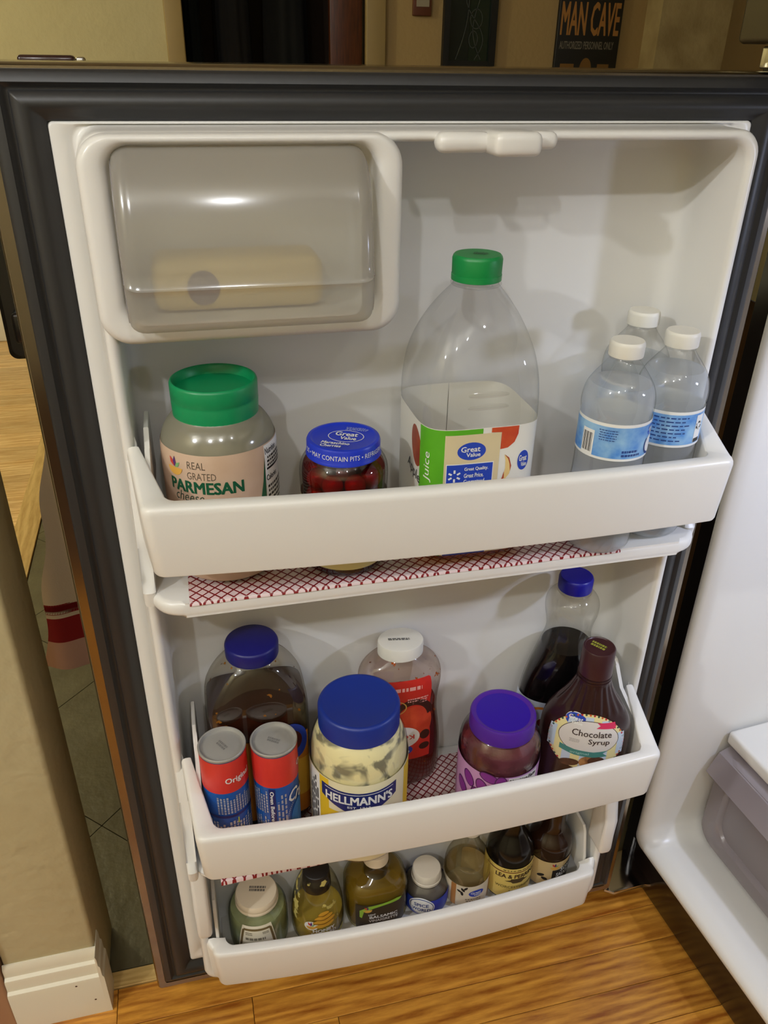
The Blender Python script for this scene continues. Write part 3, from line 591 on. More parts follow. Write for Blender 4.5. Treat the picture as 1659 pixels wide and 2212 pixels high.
def crisper():
    bm = bmesh.new(); pts = [(0.100, 0.314), (0.082, 0.306), (0.066, 0.272), (0.071, 0.270), (0.087, 0.298), (0.110, 0.308), (0.110, 0.314)]
    A = [bm.verts.new((p[0], -0.565, p[1])) for p in pts]; B = [bm.verts.new((p[0], 0.010, p[1])) for p in pts]; bm.faces.new(A); bm.faces.new(B[::-1])
    for i in range(len(pts)): bm.faces.new((A[i], A[(i + 1) % len(pts)], B[(i + 1) % len(pts)], B[i]))
    from_bm('drawer_lip', bm, SMOKE, SH)
    ring('drawer_box', (-0.565, 0.010, 0.128, 0.312), [(0.004, 0, 0.004, 0.55, 0.03), (0.0, 0, 0.0, 0.53, 0.03), (0, 0, 0, 0.090, 0.03), (0.004, 0.004, 0.004, 0.084, 0.032), (0.012, 0.012, 0.012, 0.082, 0.034), (0.030, 0.04, 0.030, 0.082, 0.03), (0.034, 0.044, 0.034, 0.085, 0.028), (0.036, 0.046, 0.036, 0.090, 0.026)], SMOKE, SH, cap0=True, cap1=True, plane='yz', n=8)
    deco('lettering', PRINT(0.110, 0.150, -0.13, -0.09, 2, 3), flat_surf((0, 0, 0.342), (1, 0, 0), (0, 1, 0)), mat('red_ink', (176, 40, 34), 0.5), SH, 0.0004, 0)
crisper()
fz = empty('freezer_door', (0, 0, 0), math.radians(4.9), fridge)
box('freezer_panel', -0.090, -0.022, -0.632, 0.082, 1.235, 1.685, mat('dark_stainless', (92, 86, 74), 0.32, 0.9), fz, 0.005, 4)
box('freezer_gasket', -0.0225, 0.001, -0.62, 0.066, 1.245, 1.675, BLACKR, fz, 0.003)
bm = bmesh.new(); box_bm(bm, -0.060, 0.02, 0.02, 0.074, 1.2055, 1.232, 0.003); from_bm('middle_hinge', bm, BLACKS, cab)
bm = bmesh.new(); box_bm(bm, -0.075, -0.030, 0.045, 0.062, 1.2145, 1.2335, 0.002); from_bm('hinge_pin', bm, CHROME, cab)
prism('bottom_hinge', [(0.02, 0.070), (-0.070, 0.066), (-0.072, 0.012), (-0.060, 0.002), (-0.004, 0.002), (0.02, -0.01)], 'z', 0.0375, 0.0435, CHROME, cab, 0.002, 2)
Loft([(0.0, 0.012), (0.034, 0.010)], 0).mesh('levelling_foot', mat('grey_foot', (90, 84, 76), 0.5), cab, 16).location = (0.02, 0.03, 0.0)
Loft([(0.0, 0.012), (0.034, 0.010)], 0).mesh('levelling_foot', mat('grey_foot', (90, 84, 76), 0.5), cab, 16).location = (0.02, -0.58, 0.0)
for y in (0.03, -0.58): Loft([(0.0, 0.012), (0.022, 0.010)], 0).mesh('levelling_foot', mat('grey_foot', (90, 84, 76), 0.5), cab, 16).location = (0.62, y, 0.0)
Loft([(-0.02, 0.006), (0.0, 0.018), (0.03, 0.018), (0.045, 0.008)], 2).mesh('bulb_holder', mat('bulb_holder_plastic', (200, 200, 200), 0.4), cab, 16).location = (0.23, -0.44, 1.135)

# shelf papers
PAPER = lattice_paper('red_lattice_paper')
def paper(z, x0, x1, yf0, drop, label, yf1=None):
    v = []; f = []; n = 40; yf = yf0; prof = [(0.018, z + 0.0003), (yf + 0.004, z + 0.0003), (yf + 0.001, z + 0.0002), (yf - 0.0004, z - 0.001), (yf - 0.0008, z - drop)]
    for x in [x0 + (x1 - x0) * i / n for i in range(n + 1)]:
        yf = yf0 + ((yf1 or yf0) - yf0) * (x - x0) / (x1 - x0); prof = [(0.018, z + 0.0003), (yf + 0.004, z + 0.0003), (yf + 0.001, z + 0.0002), (yf - 0.0004, z - 0.001), (yf - 0.0008, z - drop)]
        w = 0.0004 * math.sin(x * 60); v += [(x, y + (w if i > 2 else 0), zz) for i, (y, zz) in enumerate(prof)] + [(x, 0.018, z + 0.0001)]
    k = 6
    for i in range(n):
        for j in range(4): a = i * k + j; f.append((a, a + 1, a + 1 + k, a + k))
    tag(from_data('shelf_paper', v, f, PAPER, None, 60), label, 'shelf paper', 'red lattice shelf papers')
paper(0.789, -0.022, 0.405, -0.1045, 0.003, 'red lattice shelf paper under the cherry jar and the green-capped bottle')
paper(0.404, -0.026, 0.470, -0.1075, 0.006, 'red lattice shelf paper under the purple-lidded jar and the tall mayonnaise jar', -0.0995)

# ================================================================ top shelf
Z1 = 0.7896
# grated parmesan tub
t = thing('cheese_tub', (0.019, -0.035, Z1), 'clear tub of grated cheese with a dished green flip lid and beige label', 'tub')
B = Loft([(0, 0.040), (0.001, 0.045), (0.006, 0.049), (0.02, 0.051), (0.075, 0.0515), (0.125, 0.0515), (0.138, 0.050), (0.150, 0.043), (0.155, 0.037), (0.160, 0.036)], 2)
B.mesh('tub_body', frosted('dusty_tub_plastic', (182, 178, 158), 0.25, 0.12, 0.10), t)
B.mesh('grated_cheese', mat('grated_cheese', (205, 188, 140), 0.9, bump=(300, 0.6, 0.003)), t, 40, 0.002, 0.001, 0.112)
GRN = mat('green_lid_plastic', (6, 134, 80), 0.38, bump=(250, 0.08, 0.0005))
Loft([(0.154, 0.0365), (0.1545, 0.0375), (0.168, 0.0380), (0.1695, 0.0375), (0.1705, 0.0380), (0.183, 0.0380), (0.1850, 0.0372), (0.1855, 0.0360), (0.1845, 0.0350), (0.177, 0.0335), (0.1765, 0.012), (0.1765, 0.001)], 0).mesh('lid', GRN, t, 64, ang=50)
lid = t.children[-1]
sf = B.surf(0.1); LABEL = mat('beige_cheese_label', (206, 180, 158), 0.4, noise=(35, 0.3), rgb2=(190, 160, 134))
la = deco('label', R4(-0.159, 0.159, 0.004, 0.1335), sf, LABEL, t, 0.0004)
z = lambda a: a - Z1
leaf_logo(sf, -0.0455, z(0.909), 0.0105, la, False)
text('lettering', 'REAL', sf, -0.0235, z(0.9135), mat('brown_grey_ink', (92, 80, 66), 0.5), la, w=0.0165, h=0.0068); text('lettering', 'GRATED', sf, -0.0195, z(0.9035), mat('brown_grey_ink', (92, 80, 66), 0.5), la, w=0.026, h=0.0068)
DG = mat('deep_green_ink', (6, 84, 54), 0.45)
text('lettering', 'PARMESAN', sf, -0.0175, z(0.8925), DG, la, w=0.069, h=0.0118, bold=0.045); text('lettering', 'cheese', sf, -0.033, z(0.8825), mat('dark_green_script', (24, 62, 46), 0.5), la, w=0.029, h=0.0095, shear=0.25)
deco('panel', R4(0.041, 0.078, 0.004, 0.1325), sf, INK_W, la, 0.0006); deco('panel', [[(0.0405, 0.02), (0.0405, 0.122), (0.0375, 0.10), (0.034, 0.085), (0.031, 0.07), (0.027, 0.02)]], sf, DG, la, 0.0007)
text('lettering', 'Nutrition', sf, 0.0515, 0.1265, INK_B, la, w=0.019, h=0.0062, bold=0.04); deco('rule', R4(0.043, 0.076, 0.1085, 0.1105), sf, INK_B, la, 0.0008); text('lettering', 'Calories', sf, 0.051, 0.1005, INK_B, la, w=0.018, h=0.006, bold=0.05)
deco('fine_print', PRINT(0.043, 0.076, 0.111, 0.122, 3, 2) + PRINT(0.043, 0.076, 0.03, 0.094, 14, 4), sf, INK_B, la, 0.0008)

# maraschino cherry jar
t = thing('cherry_jar', (0.1287, -0.062, Z1), 'small glass jar of red cherries under a royal blue lettered lid', 'jar')
J = Loft([(0, 0.030), (0.0015, 0.035), (0.006, 0.0385), (0.02, 0.0395), (0.07, 0.0395), (0.082, 0.0405), (0.096, 0.0412), (0.106, 0.0405), (0.114, 0.036), (0.118, 0.0325), (0.124, 0.032)], 2)
J.mesh('glass', GLASS, t); J.mesh('syrup', clear('cherry_syrup', (196, 44, 34), (150, 26, 20), 0.02, 0.1), t, 40, 0.0025, 0.002, 0.108)
BLUE = mat('royal_blue_lid', (26, 52, 186), 0.33)
ld = Loft([(0.1155, 0.0335), (0.1165, 0.0345), (0.1185, 0.0342), (0.1195, 0.0336), (0.129, 0.0336), (0.1312, 0.0326), (0.1316, 0.030), (0.1308, 0.0285), (0.1302, 0.027), (0.1302, 0.001)], 0).mesh('lid', BLUE, t, 64, ang=35)
rim = Loft([(0.118, 0.0336), (0.130, 0.0336)], 0).surf(0.125)
text('lettering', 'DS \u2022 MAY CONTAIN PITS \u2022 REFRIGERATE A', rim, 0.0, 0.1245, INK_W, ld, w=0.098, h=0.0046)
tp = flat_surf((0, 0, 0.1303), rot2([(1, 0)], -0.42)[0] + (0,), rot2([(0, 1)], -0.42)[0] + (0,))
deco('emblem_edge', RNG(0.002, 0.002, 0.0165, 0.0125, 0.0007, 40), tp, INK_W, ld, 0.0003, 0)
text('lettering', 'Great', tp, 0.002, 0.006, INK_W, ld, w=0.021, h=0.0085, bold=0.03, step=0); text('lettering', 'Value', tp, 0.005, -0.0025, INK_W, ld, w=0.015, h=0.0065, bold=0.03, step=0)
text('lettering', 'Maraschino', tp, -0.004, -0.0145, INK_W, ld, w=0.026, h=0.005, bold=0.03, shear=0.15, step=0); text('lettering', 'Cherries', tp, -0.007, -0.0205, INK_W, ld, w=0.019, h=0.005, bold=0.03, shear=0.15, step=0)
deco('fine_print', PRINT(-0.002, 0.022, 0.0155, 0.0225, 4, 8), tp, mat('pale_blue_ink', (150, 162, 214), 0.5), ld, 0.0003, 0)
jl = J.surf(0.05); la = deco('label', R4(-0.125, 0.125, 0.012, 0.078), jl, mat('cream_jar_label', (222, 214, 160), 0.45), t, 0.0004)
deco('panel', R4(-0.03, 0.03, 0.02, 0.07), jl, mat('green_jar_panel', (120, 140, 60), 0.45), la, 0.0006)
chm = mat('cherry_skin', (170, 20, 16), 0.2, coat=0.6); first = None
for ring_z, n, rr, off in ((0.094, 8, 0.0265, 0.2), (0.094, 1, 0.002, 0.0), (0.073, 8, 0.0255, 0.6), (0.052, 7, 0.025, 0.1)):
    for k in range(n):
        a = off + 2 * PI * k / n; p = (0.1287 + rr * math.cos(a), -0.062 + rr * math.sin(a), Z1 + ring_z)
        if first is None:
            first = Loft([(-0.010 * math.cos(PI * i / 12), max(0.010 * math.sin(PI * i / 12), 0.0004)) for i in range(13)], 0).mesh('cherry', chm, None, 20); c = first
            tag(c, 'glossy red cherry in syrup inside the glass jar with the royal blue lid', 'cherry', 'cherries in the jar')
        else: c = first.copy(); COL.objects.link(c)
        c.location = p

# tall juice bottle
t = thing('juice_bottle', (0.2525, -0.042, Z1), 'tall nearly empty clear juice bottle with a bright green cap', 'bottle')
Q = Loft([(0, 0.044, 0.044, 4), (0.002, 0.050, 0.050, 4.5), (0.012, 0.0555, 0.0555, 5), (0.03, 0.0560, 0.0560, 5), (0.144, 0.0560, 0.0560, 5), (0.147, 0.0572, 0.0572, 4.6), (0.170, 0.0574, 0.0574, 4.0), (0.192, 0.0550, 0.0550, 3.6), (0.210, 0.0500, 0.0500, 3.2), (0.228, 0.0420, 0.0420, 2.8), (0.244, 0.0320, 0.0320, 2.4), (0.2545, 0.0235, 0.0235, 2), (0.2585, 0.0200, 0.0200, 2), (0.263, 0.0195, 0.0195, 2)], 2)
Q.mesh('bottle_body', PET, t, 80)
Q.mesh('juice', clear('amber_juice', (240, 190, 70), (200, 140, 40), 0.02, 0.1), t, 64, 0.002, 0.002, 0.022)
Loft([(0.2575, 0.0215), (0.2585, 0.0225), (0.2595, 0.0225), (0.2605, 0.0205), (0.2615, 0.0205)], 0).mesh('neck_ring', PET, t, 48)
qs = Q.surf(0.08)
for zz in (0.176, 0.165):
    q0 = Q.surf(0.17); rg = lambda u, v, e, zz=zz: q0(u, v, 0.0003 + 0.0016 * math.sqrt(max(0.0, 1 - ((v - zz) / 0.0029) ** 2)))
    deco('grip_ridge', [[(-0.002 + 0.019 * math.copysign(abs(math.cos(a)) ** 0.6, math.cos(a)), zz + 0.0028 * math.sin(a)) for a in [2 * PI * i / 28 for i in range(28)]]], rg, clear('ridge_plastic', (253, 253, 253), (210, 210, 210), 0.14, 0.06), t, 0, 0.004, 0.0005)
CG = mat('bright_green_cap', (8, 132, 62), 0.4)
screw_cap(t, 0.2635, 0.2835, 0.0218, CG, 70, 0.010); Loft([(0.2615, 0.0212), (0.2620, 0.0222), (0.2668, 0.0222), (0.2673, 0.0216)], 0).mesh('tamper_band', CG, t, 64)
tp = flat_surf((0, 0, 0.2836), (1, 0, 0), (0, 1, 0)); deco('fine_print', PRINT(-0.004, 0.010, -0.004, 0.005, 3, 9), flat_surf((0, 0, 0.2836), (0.85, -0.5, 0), (0.5, 0.85, 0)), mat('dark_green_print', (8, 70, 40), 0.5), t, 0.0003, 0)
gq = Q.girth(0.08) / 2 - 0.0004; la = deco('label', R4(-gq, gq, 0.012, 0.1445), qs, mat('white_glossy_label', (226, 224, 214), 0.35), t, 0.0004)
GR = mat('leaf_green_print', (88, 168, 34), 0.4); BE = mat('beige_print', (212, 196, 156), 0.4)
deco('panel', R4(-0.066, -0.0385, 0.012, 0.144) + R4(-0.0385, -0.004, 0.139, 0.144), qs, GR, la, 0.0006); deco('panel', R4(-0.0385, 0.0135, 0.012, 0.139), qs, BE, la, 0.0006)
RA = mat('apple_red_print', (176, 44, 32), 0.4, noise=(60, 0.3), rgb2=(206, 92, 44))
deco('apple_print', [[(0.004, 0.144), (0.004, 0.1395), (0.0138, 0.139), (0.0138, 0.122), (0.021, 0.123), (0.027, 0.128), (0.030, 0.136), (0.030, 0.144)]], qs, RA, la, 0.0007)
deco('apple_print', EL(-0.0765, 0.118, 0.013, 0.020, a=0.3) , qs, mat('apple_dark_print', (120, 30, 22), 0.4, noise=(60, 0.3), rgb2=(170, 80, 40)), la, 0.0005)
deco('slice_print', [[(0.0185, 0.116), (0.024, 0.111), (0.026, 0.104), (0.025, 0.096), (0.020, 0.089), (0.014, 0.086), (0.019, 0.094), (0.0205, 0.102), (0.020, 0.110)]], qs, mat('apple_slice_print', (226, 196, 130), 0.4), la, 0.0006)
deco('slice_print', [[(0.0185, 0.1165), (0.0235, 0.1125), (0.0262, 0.104), (0.0255, 0.0985), (0.0245, 0.106), (0.0225, 0.1115)]] + [[(0.014, 0.086), (0.018, 0.0925), (0.0195, 0.099), (0.020, 0.092)]], qs, mat('apple_peel_print', (168, 70, 40), 0.4), la, 0.0007)
oval_logo(qs, -0.0135, 0.1225, 0.0135, la, 0.0088); oval_logo(qs, 0.038, 0.108, 0.006, la, 0.010)
deco('panel_edge', R4(-0.0365, 0.0085, 0.012, 0.1105), qs, INK_W, la, 0.0007); deco('panel', R4(-0.0358, 0.0078, 0.012, 0.1097), qs, INK_BLUE, la, 0.0008)
sp = []
for k in range(6): a = PI / 2 + k * PI / 3; sp.append([(-0.0285 + p[0], 0.0985 + p[1]) for p in rot2([(0.0028, -0.0009), (0.0062, -0.0009), (0.0062, 0.0009), (0.0028, 0.0009)], a)])
deco('spark', sp, qs, INK_W, la, 0.001)
for k, s_ in enumerate(('Great Quality.', 'Great Price.', 'Guaranteed.')): text('lettering', s_, qs, -0.0195 + (0.023, 0.019, 0.021)[k] / 2, 0.1045 - k * 0.0062, INK_W, la, w=(0.023, 0.019, 0.021)[k], h=0.0044, bold=0.02, eps=0.001)
deco('fine_print', PRINT(-0.034, 0.006, 0.074, 0.087, 4, 5, fill=0.4), qs, mat('pale_blue_ink', (150, 162, 214), 0.5), la, 0.001)
text('lettering', 'Juice', qs, -0.054, 0.106, INK_W, la, w=0.030, h=0.0085, rot=PI / 2, shear=0.15, eps=0.001); text('lettering', 'Apple', qs, -0.0815, 0.090, INK_B, la, w=0.036, h=0.014, rot=-0.15, eps=0.001)

# three water bottles
def milky(m, k, rgb):
    nt = m.node_tree; out = nt.nodes['Material Output']; src = out.inputs[0].links[0].from_socket
    df = nt.nodes.new('ShaderNodeBsdfDiffuse'); df.inputs[0].default_value = lin(rgb); tl = nt.nodes.new('ShaderNodeBsdfTranslucent'); tl.inputs[0].default_value = lin(rgb)
    a = nt.nodes.new('ShaderNodeMixShader'); nt.links.new(df.outputs[0], a.inputs[1]); nt.links.new(tl.outputs[0], a.inputs[2])
    b = nt.nodes.new('ShaderNodeMixShader'); b.inputs[0].default_value = k; nt.links.new(src, b.inputs[1]); nt.links.new(a.outputs[0], b.inputs[2]); nt.links.new(b.outputs[0], out.inputs[0]); return m
WAT = clear('still_water', (246, 250, 253), (232, 238, 242), 0.04, 0.06); milky(WAT, 0.36, (232, 234, 236)); WCAP = mat('white_cap_plastic', (224, 222, 212), 0.42)
BLU = mat('sky_blue_print', (58, 126, 206), 0.35, noise=(45, 0.16), rgb2=(150, 192, 224)); DBL = mat('navy_print', (40, 66, 130), 0.4)
def water_bottle(x, y, rz, label, level, kind):
    t = thing('water_bottle', (x, y, Z1), label, 'bottle', 'water bottles in the top door bin', rz); r = 0.0339
    b = Loft([(0, 0.020), (0.001, 0.026), (0.006, 0.0325), (0.014, r), (0.03, r), (0.045, r * 0.97), (0.055, r), (0.075, r), (0.080, r * 0.98), (0.100, r * 0.97), (0.145, r * 0.97), (0.150, r), (0.158, r * 1.0), (0.170, r * 0.93), (0.182, r * 0.70), (0.192, r * 0.46), (0.197, 0.0128), (0.200, 0.0122), (0.203, 0.0125)], 2)
    b.mesh('bottle_body', PET, t); b.mesh('water', WAT, t, 40, 0.0012, 0.002, level)
    Loft([(0.1955, 0.0132), (0.196, 0.0145), (0.1972, 0.0145), (0.1976, 0.0132)], 0).mesh('neck_ring', PET, t, 32)
    screw_cap(t, 0.1985, 0.2125, 0.0158, WCAP, 45, 0.012)
    s = b.surf(0.12); la = deco('label', R4(-0.107, 0.107, 0.107, 0.1435), s, INK_W, t, 0.0005); deco('panel', R4(-0.106, 0.106, 0.1095, 0.1405), s, BLU, la, 0.0007)
    if kind == 0:
        oval_logo(s, 0.026, 0.134, 0.006, la, 0.0056); deco('moon_print', EL(0.027, 0.1195, 0.0078, 0.0088), s, INK_W, la, 0.0009); deco('moon_shade', RNG(0.0265, 0.1195, 0.0095, 0.0102, 0.002, 20, PI * 0.75, PI * 1.5), s, DBL, la, 0.001)
        deco('panel', R4(-0.047, -0.034, 0.109, 0.134), s, INK_W, la, 0.0009); deco('barcode', sum((R4(-0.046 + k * 0.0011, -0.046 + k * 0.0011 + (0.0004, 0.0008, 0.0005)[k % 3], 0.112, 0.131) for k in range(10)), []), s, INK_B, la, 0.001)
        deco('fine_print', PRINT(-0.030, -0.010, 0.126, 0.138, 5, 3, fill=0.35) + PRINT(-0.008, 0.013, 0.111, 0.1185, 2, 6, fill=0.6), s, DBL, la, 0.0009)
    else:
        deco('panel', R4(0.020, 0.030, 0.1105, 0.1385), s, INK_W, la, 0.0009)
        tri = []
        for k in range(3): a = PI / 2 + k * 2 * PI / 3; tri += [[(0.025 + p[0], 0.1275 + p[1]) for p in rot2([(0.0018, -0.0022), (0.0044, -0.0012), (0.0044, 0.0014), (0.002, 0.0020), (0.0026, 0.0)], a)], [(0.025 + p[0], 0.1275 + p[1]) for p in rot2([(0.0012, 0.0026), (0.0026, 0.0034), (0.0014, 0.0048)], a)]]
        deco('recycling_mark', tri, s, INK_B, la, 0.001); deco('panel', R4(0.0205, 0.0295, 0.1105, 0.1145), s, INK_B, la, 0.001)
        deco('fine_print', PRINT(-0.034, 0.012, 0.112, 0.139, 7, 7, fill=0.32), s, DBL, la, 0.0009)
    return t
water_bottle(0.3855, -0.0850, 0.0, 'water bottle nearest the bin front with a barcode and oval badge on its blue label', 0.1735, 0)
water_bottle(0.4520, -0.0680, -0.25, 'water bottle beside the right bin wall with recycling arrows on its blue label', 0.1770, 1)
water_bottle(0.4505, 0.0008, 0.4, 'water bottle farthest back, standing behind the two other water bottles', 0.165, 0)

# ================================================================ middle shelf
Z2 = 0.4046
# sauce jug
t = thing('sauce_jug', (0.0345, -0.0075, Z2), 'squarish clear jug of brown sauce with a navy lid at the back', 'jug'); t.scale = (1, 1, 0.977)
G = Loft([(0, 0.050, 0.036, 4), (0.002, 0.055, 0.040, 5), (0.015, 0.0575, 0.0415, 5), (0.17, 0.0575, 0.0415, 5), (0.190, 0.0565, 0.041, 5), (0.204, 0.053, 0.0395, 4.6), (0.222, 0.044, 0.036, 4), (0.238, 0.033, 0.031, 2.8), (0.244, 0.0275, 0.0275, 2), (0.249, 0.0265, 0.0265, 2)], 2)
G.mesh('jug_body', clear('smeared_jug_plastic', (250, 248, 243), (196, 190, 178), 0.09, 0.05, (90, 0.68, (120, 78, 30))), t, 72)
G.mesh('sauce', mat('brown_sauce', (52, 30, 18), 0.25, noise=(14, 0.3), rgb2=(38, 20, 12)), t, 64, 0.002, 0.002, 0.186)
NAVY = mat('navy_lid', (18, 20, 104), 0.4)
screw_cap(t, 0.2455, 0.2635, 0.0292, NAVY, 70, 0.010)
fs_ = [[(-0.031, 0.206), (0.033, 0.206), (0.020, 0.2345), (-0.018, 0.2345)]]
gs = G.surf(0.1); la = deco('label', R4(-0.05, 0.055, 0.02, 0.150), gs, mat('amber_label', (206, 140, 44), 0.4, noise=(30, 0.25), rgb2=(180, 100, 30)), t, 0.0005)
deco('panel', EL(0.034, 0.140, 0.019, 0.028), gs, INK_BLUE, la, 0.0007); deco('panel', EL(0.034, 0.142, 0.012, 0.016), gs, mat('dark_maroon_print', (70, 20, 20), 0.4), la, 0.0009); deco('panel', R4(0.030, 0.055, 0.05, 0.11), gs, mat('yellow_ochre_print', (216, 170, 60), 0.4), la, 0.0008); deco('fine_print', PRINT(0.0, 0.028, 0.06, 0.11, 8, 4), gs, INK_W, la, 0.0009)

# two dough tubes
RED = mat('tube_red', (206, 50, 40), 0.4); TB = mat('tube_blue', (20, 82, 160), 0.35); TDB = mat('tube_dark_blue', (22, 34, 100), 0.35); SILV = mat('silver_print', (176, 178, 186), 0.35, 0.3); LIM = mat('lime_print', (190, 196, 70), 0.4)
def dough_tube(x, y, h, rz, label, second):
    t = thing('dough_tube', (x, y, Z2), label, 'can', 'dough tubes at the left end of the middle bin', rz); r = 0.0247
    C_ = Loft([(0.002, r), (h - 0.0045, r)], 0); C_.mesh('tube_wall', TB, t, 64, caps=False)
    Loft([(0, r * 0.8), (0, r + 0.0005), (0.003, r + 0.0006), (0.0035, r)], 0).mesh('bottom_rim', STEEL, t, 64)
    Loft([(h - 0.0075, r * 0.97), (h - 0.0038, r), (h - 0.003, r + 0.0007), (h - 0.0008, r + 0.0008), (h, r + 0.0001), (h - 0.0004, r - 0.0012), (h - 0.004, r - 0.0022), (h - 0.0042, r - 0.004), (h - 0.0035, r - 0.006), (h - 0.0035, 0.001)], 0).mesh('lid', STEEL, t, 64, ang=50)
    tp = flat_surf((0, 0, h - 0.0034), (1, 0, 0), (0, 1, 0)); deco('fine_print', [rot2(p, -1.0 if not second else -0.6) for p in PRINT(-0.008, 0.009, -0.003, 0.004, 2, 3, fill=0.7)], tp, mat('faint_ink', (120, 118, 114), 0.5), t, 0.0003, 0)
    s = C_.surf(0.1); b = deco('band', R4(-0.0775, 0.0775, h - 0.049, h - 0.0046), s, RED, t, 0.0004)
    if not second:
        text('lettering', 'Original', s, 0.0145, h - 0.032, INK_W, b, w=0.030, h=0.0105, bold=0.02, eps=0.0007)
        deco('panel', R4(-0.040, 0.04, h - 0.152, h - 0.148) + R4(-0.040, 0.04, h - 0.087, h - 0.083), s, TDB, t, 0.0005)
        deco('fine_print', PRINT(-0.012, 0.032, h - 0.081, h - 0.054, 13, 4, True, 0.6) + PRINT(-0.030, 0.032, h - 0.131, h - 0.090, 17, 7, True, 0.6) + PRINT(-0.034, 0.032, h - 0.172, h - 0.136, 18, 9, True, 0.6), s, SILV, t, 0.0007)
        deco('fine_print', R4(0.009, 0.0105, h - 0.098, h - 0.089) + R4(0.0135, 0.015, h - 0.118, h - 0.106) + R4(-0.036, -0.033, h - 0.125, h - 0.112), s, LIM, t, 0.0008)
    else:
        text('lettering', 'Original', s, 0.0400, h - 0.030, INK_W, b, w=0.030, h=0.0105, bold=0.02, eps=0.0007)
        deco('panel', R4(-0.011, -0.004, h - 0.175, h - 0.051), s, TDB, t, 0.0006); text('lettering', 'Oven Before use', s, -0.0075, h - 0.085, INK_W, t, w=0.062, h=0.0042, rot=-PI / 2, bold=0.03, eps=0.0008)
        deco('fine_print', PRINT(-0.034, -0.012, h - 0.090, h - 0.053, 7, 4, True, 0.55) + PRINT(-0.034, -0.012, h - 0.140, h - 0.094, 7, 5, True, 0.55) + PRINT(-0.003, 0.009, h - 0.13, h - 0.056, 3, 6, True, 0.5) + PRINT(-0.034, 0.009, h - 0.175, h - 0.144, 12, 6, True, 0.55), s, SILV, t, 0.0007)
        deco('round_print', EL(0.032, h - 0.105, 0.019, 0.026), s, mat('light_blue_print', (34, 120, 204), 0.35), t, 0.0006)
        deco('dot_print', sum((EL(0.032 + 0.0235 * math.cos(a), h - 0.105 + 0.034 * math.sin(a), 0.0005, 0.0006, 6) for a in [PI * 0.75 + i * 0.075 for i in range(26)]), []), s, INK_W, t, 0.0008)
        text('lettering', 'Crescent', s, 0.0385, h - 0.074, INK_W, t, w=0.056, h=0.019, rot=-0.28, shear=0.2, bold=0.02, eps=0.0009)
        deco('roll_print', EL(0.030, h - 0.147, 0.014, 0.011, a=0.4), s, mat('baked_print', (206, 150, 100), 0.4, noise=(120, 0.3), rgb2=(170, 70, 50)), t, 0.0009)
dough_tube(-0.0085, -0.0755, 0.1790, 0, 'dough tube at the bin\'s left end with a vertical print block under its red band', False)
dough_tube(0.0462, -0.0760, 0.1745, 0, 'dough tube with a big white script word below its red band', True)

# mayonnaise jar
t = thing('mayonnaise_jar', (0.1413, -0.0715, Z2), 'wide clear jar of mayonnaise with a flat blue lid and navy shield label', 'jar'); t.scale = (0.975, 0.975, 1.045)
M_ = Loft([(0, 0.046), (0.002, 0.052), (0.010, 0.0565), (0.03, 0.0572), (0.125, 0.0572), (0.140, 0.0568), (0.156, 0.053), (0.166, 0.047), (0.170, 0.0425), (0.175, 0.042)], 2)
M_.mesh('jar_body', PET, t, 72)
def mayo_mat():
    m = bpy.data.materials.new('smeared_mayonnaise'); m.use_nodes = True; nt = m.node_tree; b = nt.nodes['Principled BSDF']; b.inputs['Roughness'].default_value = 0.4
    tc = nt.nodes.new('ShaderNodeTexCoord'); mp = nt.nodes.new('ShaderNodeMapping'); mp.inputs['Scale'].default_value = (16, 16, 24); mp.inputs['Rotation'].default_value = (0.3, 0.2, 0.4); nt.links.new(tc.outputs['Object'], mp.inputs[0])
    n = nt.nodes.new('ShaderNodeTexNoise'); n.inputs['Scale'].default_value = 1.0; n.inputs['Detail'].default_value = 3; n.inputs['Distortion'].default_value = 1.6; nt.links.new(mp.outputs[0], n.inputs['Vector'])
    r = nt.nodes.new('ShaderNodeValToRGB'); e = r.color_ramp.elements; e[0].position = 0.40; e[1].position = 0.49; e[0].color = lin((128, 124, 100)); e[1].color = lin((232, 222, 168))
    nt.links.new(n.outputs['Fac'], r.inputs[0]); nt.links.new(r.outputs[0], b.inputs['Base Color']); return m
M_.mesh('mayonnaise', mayo_mat(), t, 64, 0.0018, 0.002, 0.168)
LB = mat('cobalt_lid', (16, 44, 132), 0.42, bump=(300, 0.06, 0.0005))
Loft([(0.1690, 0.0440), (0.1700, 0.0462), (0.1930, 0.0462), (0.1955, 0.0450), (0.1967, 0.0425), (0.1962, 0.0405), (0.1955, 0.039), (0.1955, 0.001)], 0).mesh('lid', LB, t, 180, ribs=(90, 0.008, 0.171, 0.192), ang=40)
m0 = M_.surf(0.1); s = lambda u, v, e: m0(u, v - 0.0095, e)
la = deco('label', R4(-0.178, 0.178, 0.02, 0.1385), s, mat('cream_label', (230, 222, 186), 0.4), t, 0.0005)
YL = mat('lemon_print', (226, 190, 40), 0.4); NV = mat('navy_shield_print', (18, 34, 104), 0.4)
deco('panel', R4(-0.062, -0.048, 0.02, 0.1375) + R4(0.050, 0.075, 0.02, 0.136), s, YL, la, 0.0006); deco('panel', R4(-0.085, -0.062, 0.02, 0.137), s, INK_W, la, 0.0006); deco('fine_print', PRINT(-0.083, -0.064, 0.03, 0.135, 5, 2, True, 0.6), s, INK_B, la, 0.0008)
def shield(c, w, h0, h1, tip): return [[(c - w, h0), (c - w * 0.5, h0 - 0.0022), (c, h0 - 0.003), (c + w * 0.5, h0 - 0.0022), (c + w, h0), (c + w, h1), (c + w * 0.62, h1 - tip * 0.45), (c + w * 0.2, h1 - tip * 0.9), (c, h1 - tip), (c - w * 0.2, h1 - tip * 0.9), (c - w * 0.62, h1 - tip * 0.45), (c - w, h1)]]
